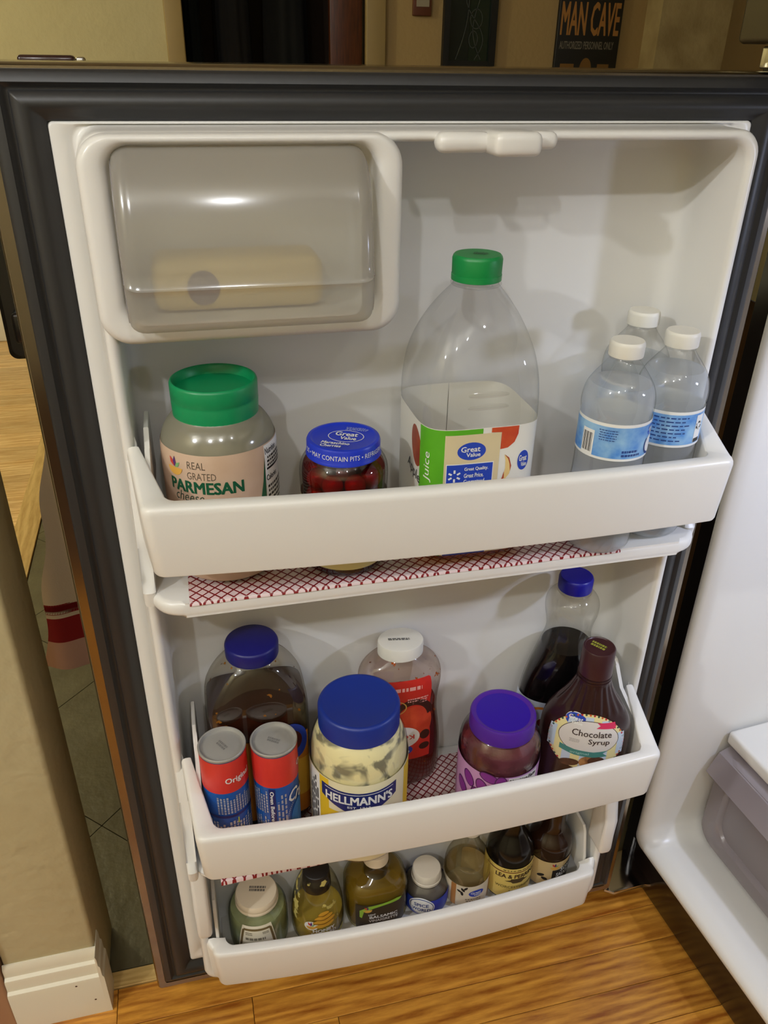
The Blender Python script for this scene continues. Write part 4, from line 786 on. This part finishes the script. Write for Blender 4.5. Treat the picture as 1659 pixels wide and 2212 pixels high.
deco('panel', shield(-0.012, 0.046, 0.1305, 0.113, 0.018), s, NV, la, 0.0008); deco('panel_edge', wire([(-0.053, 0.1272), (-0.033, 0.1255), (-0.012, 0.1248), (0.009, 0.1255), (0.029, 0.1272)], 0.0004), s, INK_W, la, 0.001)
text('lettering', "HELLMANN'S", s, -0.012, 0.1165, INK_W, la, w=0.080, h=0.0125, bold=0.04, eps=0.001); text('lettering', 'EST. 1913', s, -0.012, 0.1065, INK_W, la, w=0.026, h=0.0030, bold=0.01, eps=0.001)
deco('ribbon_print', RNG(-0.022, 0.092, 0.011, 0.006, 0.0015) + RNG(-0.002, 0.092, 0.011, 0.006, 0.0015), s, INK_W, la, 0.001); deco('ribbon_print', R4(-0.055, -0.035, 0.04, 0.096) + R4(0.012, 0.032, 0.04, 0.096), s, YL, la, 0.0007)

# ketchup
t = thing('ketchup_bottle', (0.2075, 0.0030, Z2), 'flattened ketchup bottle with a white cap and an upside-down red label', 'bottle'); t.scale = (0.95, 0.78, 0.905)
K = Loft([(0, 0.042, 0.028, 2.4), (0.002, 0.048, 0.033, 2.5), (0.012, 0.0555, 0.040, 2.6), (0.05, 0.0565, 0.041, 2.6), (0.085, 0.055, 0.040, 2.6), (0.125, 0.0495, 0.038, 2.6), (0.150, 0.0490, 0.038, 2.6), (0.180, 0.0535, 0.040, 2.5), (0.198, 0.0525, 0.039, 2.3), (0.212, 0.044, 0.035, 2.2), (0.222, 0.031, 0.029, 2), (0.227, 0.024, 0.024, 2)], 2)
K.mesh('bottle_body', clear('smeared_ketchup_plastic', (247, 240, 234), (196, 182, 172), 0.07, 0.08, (95, 0.68, (150, 74, 30))), t, 64)
K.mesh('ketchup', mat('ketchup', (112, 24, 14), 0.25, noise=(12, 0.3), rgb2=(88, 18, 10)), t, 56, 0.002, 0.002, 0.142)
Loft([(0.2235, 0.0270), (0.2245, 0.0288), (0.2405, 0.0288), (0.2425, 0.0280), (0.2430, 0.026), (0.2430, 0.001)], 0).mesh('cap', WCAP, t, 64, ang=40)
deco('fine_print', PRINT(-0.017, 0.017, -0.003, 0.002, 2, 5, fill=0.7), flat_surf((0, 0, 0.2431), (0.98, -0.2, 0), (0.2, 0.98, 0)), INK_B, t, 0.0003, 0)
s = K.surf(0.15); la = deco('label', [[(-0.034, 0.060), (0.033, 0.060), (0.035, 0.100), (0.0335, 0.198), (0.031, 0.2005), (-0.031, 0.2005), (-0.034, 0.198)]], s, mat('ketchup_label_red', (200, 44, 34), 0.4), t, 0.0006, vstep=0.004)
deco('tomato_print', EL(0.012, 0.124, 0.026, 0.030), s, mat('tomato_print', (178, 34, 20), 0.4, noise=(50, 0.3), rgb2=(216, 84, 50)), la, 0.0008)
for q_ in (RNG(0.010, 0.125, 0.032, 0.042, 0.010, 20, 0.3, PI * 0.8), EL(0.027, 0.100, 0.007, 0.008), EL(0.026, 0.080, 0.007, 0.006)): deco('stem_print', q_, s, mat('dark_stem_print', (60, 26, 16), 0.5), la, 0.0009)
deco('oval_print', EL(-0.006, 0.101, 0.026, 0.019), s, INK_W, la, 0.001); text('lettering', 'Ketchup', s, -0.008, 0.102, RED, la, w=0.042, h=0.010, rot=PI, bold=0.02, eps=0.0012); oval_logo(s, -0.006, 0.078, 0.017, la, 0.010, PI)
deco('fine_print', PRINT(-0.028, 0.028, 0.183, 0.1895, 1, 3, fill=0.9) + PRINT(0.002, 0.030, 0.158, 0.170, 3, 4), s, mat('pale_pink_ink', (232, 170, 160), 0.5), la, 0.0009); deco('oval_print', RNG(-0.015, 0.155, 0.017, 0.013, 0.0016), s, mat('gold_ink', (206, 160, 80), 0.4), la, 0.001)

# grape jelly jar
t = thing('jelly_jar', (0.3135, -0.0715, Z2), 'squat jar of grape jelly with a purple dished lid', 'jar', None, -0.22); t.scale = (1, 1, 0.965)
Y_ = Loft([(0, 0.040), (0.002, 0.045), (0.010, 0.0482), (0.085, 0.0482), (0.100, 0.0485), (0.112, 0.0490), (0.126, 0.0465), (0.136, 0.040), (0.140, 0.036), (0.145, 0.0355)], 2)
Y_.mesh('jar_body', GLASS, t, 64); Y_.mesh('jelly', mat('grape_jelly', (70, 22, 30), 0.2, noise=(40, 0.25), rgb2=(112, 56, 66), coat=0.4, bump=(60, 0.5, 0.004)), t, 56, 0.0022, 0.002, 0.135)
PUR = mat('purple_lid', (74, 30, 142), 0.4)
ld = Loft([(0.1365, 0.0370), (0.1375, 0.0385), (0.1565, 0.0385), (0.1590, 0.0372), (0.1594, 0.0355), (0.1575, 0.0318), (0.1572, 0.001)], 0).mesh('lid', PUR, t, 150, ribs=(75, 0.006, 0.139, 0.155), ang=40)
deco('lid_disc', EL(0, 0, 0.0315, 0.0315, 40), flat_surf((0, 0, 0.1573), (1, 0, 0), (0, 1, 0)), mat('violet_disc', (44, 10, 152), 0.35), ld, 0.0003, 0)
s = Y_.surf(0.08); la = deco('label', R4(-0.15, 0.15, 0.012, 0.1005), s, mat('mauve_label', (198, 150, 196), 0.4), t, 0.0005)
PG = mat('grape_purple_print', (128, 44, 140), 0.4); PD = mat('grape_dark_print', (70, 24, 80), 0.4)
for k, (a, b, q) in enumerate(((-0.044, 0.080, 0.4), (-0.026, 0.078, 0.3), (-0.032, 0.060, 0.2), (-0.018, 0.096, 1.2), (-0.004, 0.090, 0.0), (-0.014, 0.066, 0.1), (-0.054, 0.060, 0.5))):
    deco('grape_print', EL(a, b, 0.0075, 0.0125, 20, q), s, PD, la, 0.0006 + k * 0.0001); deco('grape_print', EL(a, b, 0.0062, 0.011, 20, q), s, PG, la, 0.00065 + k * 0.0001)
deco('panel', R4(0.004, 0.044, 0.012, 0.0995), s, INK_W, la, 0.0013); text('lettering', 'Nutrition Facts', s, 0.0235, 0.0945, INK_B, la, w=0.036, h=0.0062, bold=0.04, eps=0.0015); deco('fine_print', PRINT(0.006, 0.042, 0.02, 0.090, 16, 5), s, INK_B, la, 0.0015)

# dark syrup bottle at the back
t = thing('syrup_bottle', (0.4190, -0.005, Z2), 'tall slim-necked bottle half full of black syrup with a bright blue cap', 'bottle'); t.scale = (1, 1, 0.98)
V = Loft([(0, 0.044, 0.034), (0.002, 0.050, 0.032), (0.012, 0.055, 0.0345), (0.06, 0.0565, 0.035), (0.11, 0.0555, 0.035), (0.145, 0.049, 0.0345), (0.175, 0.038, 0.033), (0.198, 0.029, 0.029), (0.212, 0.0265, 0.0265), (0.228, 0.0285, 0.0285), (0.244, 0.0325, 0.0325), (0.258, 0.0315, 0.0315), (0.267, 0.024, 0.024), (0.271, 0.0185, 0.0185), (0.276, 0.0178, 0.0178)], 2)
V.mesh('bottle_body', PET, t, 60, ribs=(14, 0.014, 0.185, 0.238)); V.mesh('syrup', mat('black_syrup', (10, 8, 8), 0.12), t, 60, 0.0015, 0.002, 0.190)
Loft([(0.2685, 0.0190), (0.2692, 0.0205), (0.2708, 0.0205), (0.2714, 0.0190)], 0).mesh('neck_ring', PET, t, 40)
screw_cap(t, 0.2725, 0.2905, 0.0202, mat('ultramarine_cap', (14, 16, 150), 0.38), 60, 0.012)
s = V.surf(0.08); la = deco('label', R4(-0.085, 0.085, 0.02, 0.118), s, mat('pale_blue_label', (196, 206, 222), 0.4), t, 0.0006); deco('panel', RNG(-0.035, 0.075, 0.028, 0.036, 0.004) + EL(-0.04, 0.06, 0.012, 0.012), s, mat('orange_print', (214, 130, 50), 0.4), la, 0.0008); deco('panel', EL(-0.03, 0.085, 0.010, 0.008), s, mat('berry_print', (120, 40, 40), 0.4), la, 0.0009)

# chocolate syrup squeeze bottle
t = thing('chocolate_syrup_bottle', (0.4200, -0.0775, Z2), 'dark brown squeeze bottle with fluted shoulders and a striped oval label', 'bottle', None, -0.42); t.scale = (1, 1, 0.945)
H = Loft([(0, 0.044, 0.026), (0.002, 0.049, 0.029), (0.012, 0.0530, 0.032), (0.05, 0.0535, 0.0325), (0.118, 0.0535, 0.0325), (0.136, 0.0520, 0.032), (0.152, 0.0460, 0.030), (0.166, 0.036, 0.0275), (0.182, 0.0260, 0.0240), (0.198, 0.0198, 0.0198), (0.206, 0.0185, 0.0185), (0.214, 0.0185, 0.0185)], 2)
BRN = mat('dark_brown_plastic', (44, 22, 22), 0.26)
H.mesh('bottle_body', BRN, t, 144, ribs=(18, 0.028, 0.162, 0.200), ang=60)
for z0, r_ in ((0.203, 0.0198), (0.207, 0.0198)): Loft([(z0, 0.0187), (z0 + 0.0006, r_), (z0 + 0.002, r_), (z0 + 0.0026, 0.0187)], 0).mesh('neck_ring', BRN, t, 40)
Loft([(0.2105, 0.0175), (0.2112, 0.0192), (0.2470, 0.0186), (0.2488, 0.0176), (0.2490, 0.0165), (0.2482, 0.0158), (0.2480, 0.001)], 0).mesh('cap', mat('brown_cap', (56, 26, 30), 0.35), t, 108, ribs=(54, 0.008, 0.2125, 0.2440), ang=40)
deco('lettering', PRINT(-0.011, 0.010, -0.004, 0.006, 2, 3, fill=0.7), flat_surf((0, 0, 0.2482), (0.85, -0.5, 0), (0.5, 0.85, 0)), mat('lime_cap_print', (142, 144, 50), 0.5), t, 0.0003, 0)
s0 = H.surf(0.08); s = lambda u, v, e: s0(u, v + 0.021, e)
la = deco('label', EL(0, 0.101, 0.0465, 0.044, 40), s, mat('cream_oval_label', (226, 214, 156), 0.4), t, 0.0006, 0.004, 0.002)
st = []
for k in range(-4, 5):
    u = k * 0.0105; hgt = 0.043 * math.sqrt(max(0.0, 1 - (u / 0.0465) ** 2))
    if hgt > 0.004 and k % 2 == 0: st += R4(max(u - 0.0052, -0.046), min(u + 0.0052, 0.046), 0.101 - hgt * 0.93, 0.101 + hgt * 0.93)
deco('stripe_print', st, s, mat('pale_blue_stripe_print', (190, 204, 222), 0.4), la, 0.0008, 0.004, 0.002)
for k in range(52):
    a = 2 * PI * k / 52; mcol = (mat('dot_red_print', (170, 40, 50), 0.4), mat('dot_orange_print', (190, 90, 40), 0.4), mat('dot_green_print', (44, 76, 60), 0.4))[k % 3]
    if math.sin(a) > -0.75: deco('dot_print', EL(0.0455 * math.cos(a), 0.101 + 0.043 * math.sin(a), 0.0015, 0.0015, 8), s, mcol, la, 0.0008, 0)
deco('oval_print', EL(0.002, 0.110, 0.036, 0.026, 36), s, mat('dark_brown_line', (60, 44, 30), 0.5), la, 0.0009); deco('oval_print', EL(0.002, 0.110, 0.0352, 0.0252, 36), s, mat('pale_grey_print', (214, 208, 204), 0.4), la, 0.001)
oval_logo(s, -0.017, 0.134, 0.0145, la, 0.0092, -0.08)
deco('ribbon_print', [[(0.010, 0.1345), (0.034, 0.1345), (0.034, 0.1255), (0.009, 0.1265), (0.014, 0.1305)]], s, mat('pink_ribbon_print', (206, 50, 92), 0.4), la, 0.0012); deco('ribbon_print', [[(-0.030, 0.0935), (-0.030, 0.085), (-0.012, 0.0805), (0.010, 0.0795), (0.027, 0.082), (0.021, 0.087), (0.027, 0.0915), (0.010, 0.0885), (-0.012, 0.0895)]], s, mat('teal_ribbon_print', (66, 130, 124), 0.4), la, 0.0012)
CHOC = mat('dark_chocolate_ink', (56, 38, 32), 0.5)
text('lettering', 'Chocolate', s, 0.005, 0.1175, CHOC, la, w=0.047, h=0.0095, bold=0.012, eps=0.0013); text('lettering', 'Syrup', s, 0.0145, 0.1045, CHOC, la, w=0.025, h=0.0105, bold=0.012, eps=0.0013); deco('fine_print', PRINT(-0.020, -0.006, 0.101, 0.107, 3, 3), s, mat('grey_print', (170, 164, 160), 0.5), la, 0.0012)
text('lettering', 'original', s, -0.006, 0.0845, mat('pale_teal_ink', (150, 190, 184), 0.5), la, w=0.022, h=0.0045, bold=0.02, eps=0.0014)
deco('cookie_print', EL(0.008, 0.070, 0.013, 0.011, 20), s, mat('biscuit_print', (190, 140, 86), 0.45, noise=(160, 0.25), rgb2=(120, 76, 44)), la, 0.0009); deco('cookie_print', EL(0.015, 0.073, 0.010, 0.008, 20) + EL(-0.016, 0.066, 0.012, 0.006, 18, 0.25), s, mat('cocoa_print', (96, 62, 46), 0.45, noise=(160, 0.25), rgb2=(60, 36, 26)), la, 0.0011)

# ================================================================ bottom bin
Z3 = 0.1442
def low(name, x, y, label, cat, rz=0.0): return thing(name, (x, y, Z3), label, cat, None, rz)
t = low('dressing_jar', 0.0138, -0.009, 'squat greenish jar with a broad white cap at the left end of the lowest bin', 'jar')
D = Loft([(0, 0.030), (0.002, 0.035), (0.008, 0.0395), (0.03, 0.0402), (0.064, 0.0400), (0.074, 0.0365), (0.081, 0.029), (0.084, 0.0245), (0.088, 0.024)], 2)
D.mesh('jar_body', clear('greenish_glass', (242, 247, 240), (186, 194, 176), 0.07, 0.05), t); D.mesh('dressing', mat('olive_dressing', (140, 142, 98), 0.3, noise=(60, 0.3), rgb2=(168, 170, 136)), t, 40, 0.002, 0.002, 0.070)
Loft([(0.0805, 0.0270), (0.0815, 0.0292), (0.0850, 0.0292), (0.0858, 0.0286), (0.0868, 0.0290), (0.0930, 0.0282), (0.0955, 0.0268), (0.0960, 0.0245), (0.0958, 0.001)], 0).mesh('cap', mat('ivory_cap', (222, 208, 184), 0.45), t, 64, ang=40)
deco('fine_print', PRINT(-0.010, 0.013, -0.002, 0.007, 2, 4, fill=0.75), flat_surf((0, 0, 0.0959), (0.97, -0.24, 0), (0.24, 0.97, 0)), mat('grey_cap_print', (110, 104, 96), 0.5), t, 0.0003, 0)
s = D.surf(0.03); la = deco('label', [[(-0.036, 0.008), (0.024, 0.008), (0.016, 0.073), (-0.026, 0.073)]], s, mat('ivory_label', (218, 210, 190), 0.4), t, 0.0006); OL = mat('olive_frame_print', (106, 88, 54), 0.4)
deco('frame_print', wire([(-0.033, 0.008), (-0.0235, 0.068), (0.0135, 0.068), (0.0215, 0.008)], 0.0016), s, OL, la, 0.0008); deco('fine_print', PRINT(-0.021, -0.010, 0.058, 0.064, 2, 3) + PRINT(0.002, 0.012, 0.059, 0.064, 2, 3) + PRINT(-0.022, 0.012, 0.047, 0.054, 1, 5, fill=0.7) + PRINT(-0.024, 0.014, 0.012, 0.031, 4, 6), s, mat('grey_label_ink', (120, 112, 96), 0.5), la, 0.0008)

LOGO = mat('mustard_print', (206, 152, 48), 0.4)
t = low('mustard_bottle', 0.0955, -0.010, 'clear squeeze bottle of mustard with a black cap in the lowest bin', 'bottle')
U = Loft([(0, 0.030), (0.002, 0.034), (0.008, 0.0365), (0.03, 0.0370), (0.055, 0.0355), (0.085, 0.030), (0.105, 0.0225), (0.113, 0.018), (0.118, 0.0165)], 2)
U.mesh('bottle_body', clear('smeared_mustard_plastic', (246, 244, 234), (190, 186, 160), 0.06, 0.06, (45, 0.60, (186, 172, 100))), t); U.mesh('mustard', mat('mustard', (176, 152, 60), 0.35, noise=(22, 0.25), rgb2=(150, 130, 56)), t, 40, 0.002, 0.002, 0.040)
Loft([(0.0870, 0.0190), (0.0880, 0.0200), (0.1120, 0.0186), (0.1180, 0.0178), (0.1190, 0.0165), (0.1190, 0.001)], 0).mesh('cap', mat('black_cap', (22, 20, 20), 0.4), t, 48, ang=40)
s = U.surf(0.05); la = deco('swirl_print', [q for k, (w, vv) in enumerate(((0.014, 0.046), (0.0165, 0.0535), (0.0135, 0.060), (0.008, 0.0655))) for q in EL(0.004, vv, w, 0.0042, 20, 0.15)], s, LOGO, t, 0.0007); deco('swirl_print', wire([(-0.011, 0.050), (0.004, 0.0485), (0.019, 0.0525)], 0.0009) + wire([(-0.010, 0.0575), (0.004, 0.0555), (0.016, 0.0595)], 0.0008) + wire([(-0.005, 0.064), (0.004, 0.0625), (0.012, 0.0655)], 0.0007), s, mat('swirl_shade_print', (140, 96, 30), 0.4), la, 0.001)
leaf_logo(s, -0.014, 0.0455, 0.0085, la); text('lettering', 'HONEY', s, 0.003, 0.0360, INK_W, la, w=0.030, h=0.0060, bold=0.04, eps=0.001); text('lettering', 'MUSTARD', s, 0.003, 0.0285, INK_W, la, w=0.034, h=0.0060, bold=0.04, eps=0.001)

t = low('vinaigrette_bottle', 0.1795, -0.006, 'broad flat bottle of olive-coloured dressing with a dark neck and cream cap', 'bottle')
N_ = Loft([(0, 0.036, 0.026, 3), (0.002, 0.041, 0.031, 3), (0.010, 0.0440, 0.036, 3), (0.06, 0.0445, 0.037, 3), (0.072, 0.0440, 0.0365, 3), (0.084, 0.038, 0.033, 2.6), (0.092, 0.026, 0.025, 2.2), (0.098, 0.018, 0.018, 2), (0.118, 0.0155, 0.0155, 2)], 2)
N_.mesh('bottle_body', clear('olive_glass', (246, 242, 214), (190, 180, 130), 0.06, 0.05), t); N_.mesh('dressing', mat('olive_oil_dressing', (128, 106, 34), 0.25, noise=(20, 0.3), rgb2=(104, 82, 26)), t, 48, 0.002, 0.002, 0.084)
Loft([(0.0800, 0.0155), (0.0805, 0.0165), (0.1090, 0.0165), (0.1095, 0.0160)], 0).mesh('neck_sleeve', mat('dark_neck_sleeve', (58, 46, 34), 0.3), t, 40)
Loft([(0.1085, 0.0165), (0.1095, 0.0178), (0.1230, 0.0172), (0.1245, 0.0160), (0.1245, 0.001)], 0).mesh('cap', mat('ivory_cap', (222, 208, 184), 0.45), t, 48)
s = N_.surf(0.04); la = deco('label', R4(-0.036, 0.036, 0.008, 0.062), s, mat('dark_olive_label', (50, 44, 34), 0.4), t, 0.0006)
deco('splash_print', [[(-0.030, 0.050), (-0.018, 0.059), (0.002, 0.061), (0.022, 0.0655), (0.030, 0.064), (0.026, 0.060), (0.008, 0.0575), (-0.010, 0.054), (-0.024, 0.048), (-0.027, 0.034), (-0.030, 0.036)]], s, mat('lime_splash_print', (140, 184, 60), 0.4), la, 0.0008)
leaf_logo(s, -0.019, 0.0515, 0.0078, la); text('lettering', 'LIGHT', s, -0.013, 0.0405, INK_W, la, w=0.010, h=0.0034, bold=0.03, eps=0.001); text('lettering', 'BALSAMIC', s, 0.0035, 0.0345, INK_W, la, w=0.040, h=0.0058, bold=0.03, eps=0.001); text('lettering', 'VINAIGRETTE', s, 0.0035, 0.0265, INK_W, la, w=0.042, h=0.0058, bold=0.02, eps=0.001)

t = low('garlic_jar', 0.2545, -0.008, 'small dark jar with a domed white cap and blue wrap label in the lowest bin', 'jar', -0.35)
A_ = Loft([(0, 0.025), (0.002, 0.029), (0.008, 0.0325), (0.035, 0.0328), (0.042, 0.031), (0.052, 0.022), (0.056, 0.019), (0.060, 0.0185)], 2)
A_.mesh('jar_body', GLASS, t); A_.mesh('minced_garlic', mat('garlic_brine', (104, 96, 88), 0.5, noise=(90, 0.3), rgb2=(70, 64, 60)), t, 36, 0.002, 0.002, 0.05)
Loft([(0.0510, 0.0200), (0.0520, 0.0216), (0.0560, 0.0216), (0.0565, 0.0208), (0.0680, 0.0206), (0.0705, 0.0192), (0.0712, 0.016), (0.0712, 0.001)], 0).mesh('cap', mat('warm_white_cap', (220, 212, 198), 0.45), t, 48, ang=40)
s = A_.surf(0.03); la = deco('label', R4(-0.098, 0.098, 0.005, 0.038), s, mat('violet_blue_label', (36, 44, 150), 0.4, noise=(60, 0.3), rgb2=(24, 66, 180)), t, 0.0006); deco('panel', EL(-0.004, 0.025, 0.019, 0.017), s, INK_W, la, 0.0008); deco('panel_edge', RNG(-0.004, 0.025, 0.0175, 0.0155, 0.001), s, DBL, la, 0.001)
text('lettering', 'SPICE', s, -0.004, 0.029, DBL, la, w=0.021, h=0.0065, bold=0.03, eps=0.001); text('lettering', 'WORLD', s, -0.004, 0.0195, DBL, la, w=0.027, h=0.0065, bold=0.03, eps=0.001)

t = low('vinegar_bottle', 0.3160, -0.008, 'clear glass bottle with a cream label between the blue jar and the yellow label', 'bottle')
X = Loft([(0, 0.028), (0.002, 0.031), (0.008, 0.0330), (0.058, 0.0332), (0.074, 0.0325), (0.090, 0.026), (0.104, 0.0165), (0.118, 0.0130), (0.135, 0.0125)], 2)
X.mesh('bottle_body', clear('smoky_clear_glass', (244, 242, 234), (186, 180, 166), 0.06, 0.06), t); X.mesh('vinegar', clear('pale_vinegar', (250, 246, 234), (226, 218, 198), 0.02, 0.1), t, 40, 0.002, 0.002, 0.062); screw_cap(t, 0.132, 0.150, 0.0150, WCAP, 40)
s = X.surf(0.04); la = deco('label', R4(-0.10, 0.10, 0.006, 0.052), s, mat('warm_cream_label', (222, 210, 186), 0.4), t, 0.0006); oval_logo(s, 0.004, 0.036, 0.0115, la, 0.007); deco('leaf_print', EL(-0.016, 0.044, 0.002, 0.0045, 10, 0.6) + EL(-0.012, 0.0475, 0.002, 0.004, 10, -0.6) + EL(-0.017, 0.036, 0.002, 0.0045, 10, 0.2) + EL(-0.021, 0.040, 0.002, 0.004, 10, 1.0), s, INK_B, la, 0.0008); deco('panel', R4(-0.034, -0.026, 0.006, 0.052) + R4(0.028, 0.036, 0.006, 0.052), s, mat('amber_edge_print', (176, 120, 60), 0.4), la, 0.0008); deco('fine_print', PRINT(-0.012, 0.016, 0.018, 0.026, 2, 3), s, mat('grey_label_ink', (120, 112, 96), 0.5), la, 0.0008)

t = low('worcestershire_bottle', 0.3805, -0.008, 'black glass bottle with a yellow lettered label in the lowest bin', 'bottle')
E_ = Loft([(0, 0.029), (0.002, 0.032), (0.008, 0.0342), (0.070, 0.0345), (0.088, 0.0335), (0.104, 0.026), (0.120, 0.0165), (0.140, 0.0125), (0.170, 0.0120)], 2)
E_.mesh('bottle_body', mat('near_black_glass', (16, 12, 10), 0.16), t); screw_cap(t, 0.166, 0.185, 0.0140, mat('orange_cap', (190, 90, 30), 0.4), 40)
s = E_.surf(0.04); la = deco('label', R4(-0.10, 0.10, 0.008, 0.072), s, mat('butter_yellow_label', (222, 196, 106), 0.42), t, 0.0006); MR = mat('maroon_rule', (104, 40, 26), 0.5)
deco('rule', wire([(-0.05, 0.0645), (0.05, 0.0645)], 0.0009), s, MR, la, 0.0008); deco('fine_print', PRINT(-0.022, 0.024, 0.066, 0.0705, 1, 4, fill=0.5), s, mat('olive_ink', (120, 104, 50), 0.5), la, 0.0008)
text('lettering', 'LEA & PERRINS', s, -0.001, 0.0565, mat('deep_brown_ink', (58, 32, 22), 0.5), la, w=0.062, h=0.0082, bold=0.03, eps=0.001); deco('crest_print', [[(-0.018, 0.046), (-0.010, 0.0485), (-0.009, 0.051), (0.010, 0.051), (0.011, 0.0485), (0.019, 0.046), (0.010, 0.0445), (0.007, 0.0415), (-0.006, 0.0415), (-0.009, 0.0445)]], s, mat('dark_crest_ink', (74, 58, 36), 0.5), la, 0.0008)
text('lettering', 'WORCESTERSHIRE', s, -0.001, 0.0335, mat('olive_ink', (120, 104, 50), 0.5), la, w=0.060, h=0.0052, bold=0.02, eps=0.001); text('lettering', 'SAUCE', s, 0.0, 0.025, mat('olive_ink', (120, 104, 50), 0.5), la, w=0.022, h=0.0045, bold=0.02, eps=0.001)

t = low('soy_sauce_bottle', 0.4445, -0.006, 'brown glass bottle with a tan and black label, last in the lowest bin', 'bottle')
O_ = Loft([(0, 0.026), (0.002, 0.029), (0.008, 0.0308), (0.062, 0.0312), (0.066, 0.0322), (0.080, 0.0322), (0.088, 0.030), (0.098, 0.022), (0.106, 0.0172), (0.130, 0.0160), (0.170, 0.0150)], 2)
O_.mesh('bottle_body', mat('brown_bottle_glass', (40, 22, 12), 0.14), t); screw_cap(t, 0.166, 0.186, 0.0170, mat('red_soy_cap', (150, 30, 24), 0.4), 40)
s = O_.surf(0.04); la = deco('label', R4(-0.092, 0.092, 0.006, 0.061), s, mat('tan_paper_label', (204, 178, 128), 0.45), t, 0.0006); leaf_logo(s, -0.003, 0.0505, 0.0085, la)
deco('panel', [[(-0.006, 0.006), (-0.006, 0.043), (0.006, 0.044), (0.010, 0.048), (0.022, 0.053), (0.030, 0.052), (0.034, 0.006)]], s, INK_B, la, 0.0008); text('lettering', 'SOY', s, 0.0145, 0.0435, INK_W, la, w=0.017, h=0.0085, bold=0.03, eps=0.001); text('lettering', 'SAUCE', s, 0.011, 0.033, INK_W, la, w=0.022, h=0.0080, bold=0.03, eps=0.001); deco('leaf_print', EL(-0.022, 0.030, 0.006, 0.003, 12, 0.5) + EL(-0.016, 0.024, 0.005, 0.003, 12, -0.4), s, INK_B, la, 0.0008)
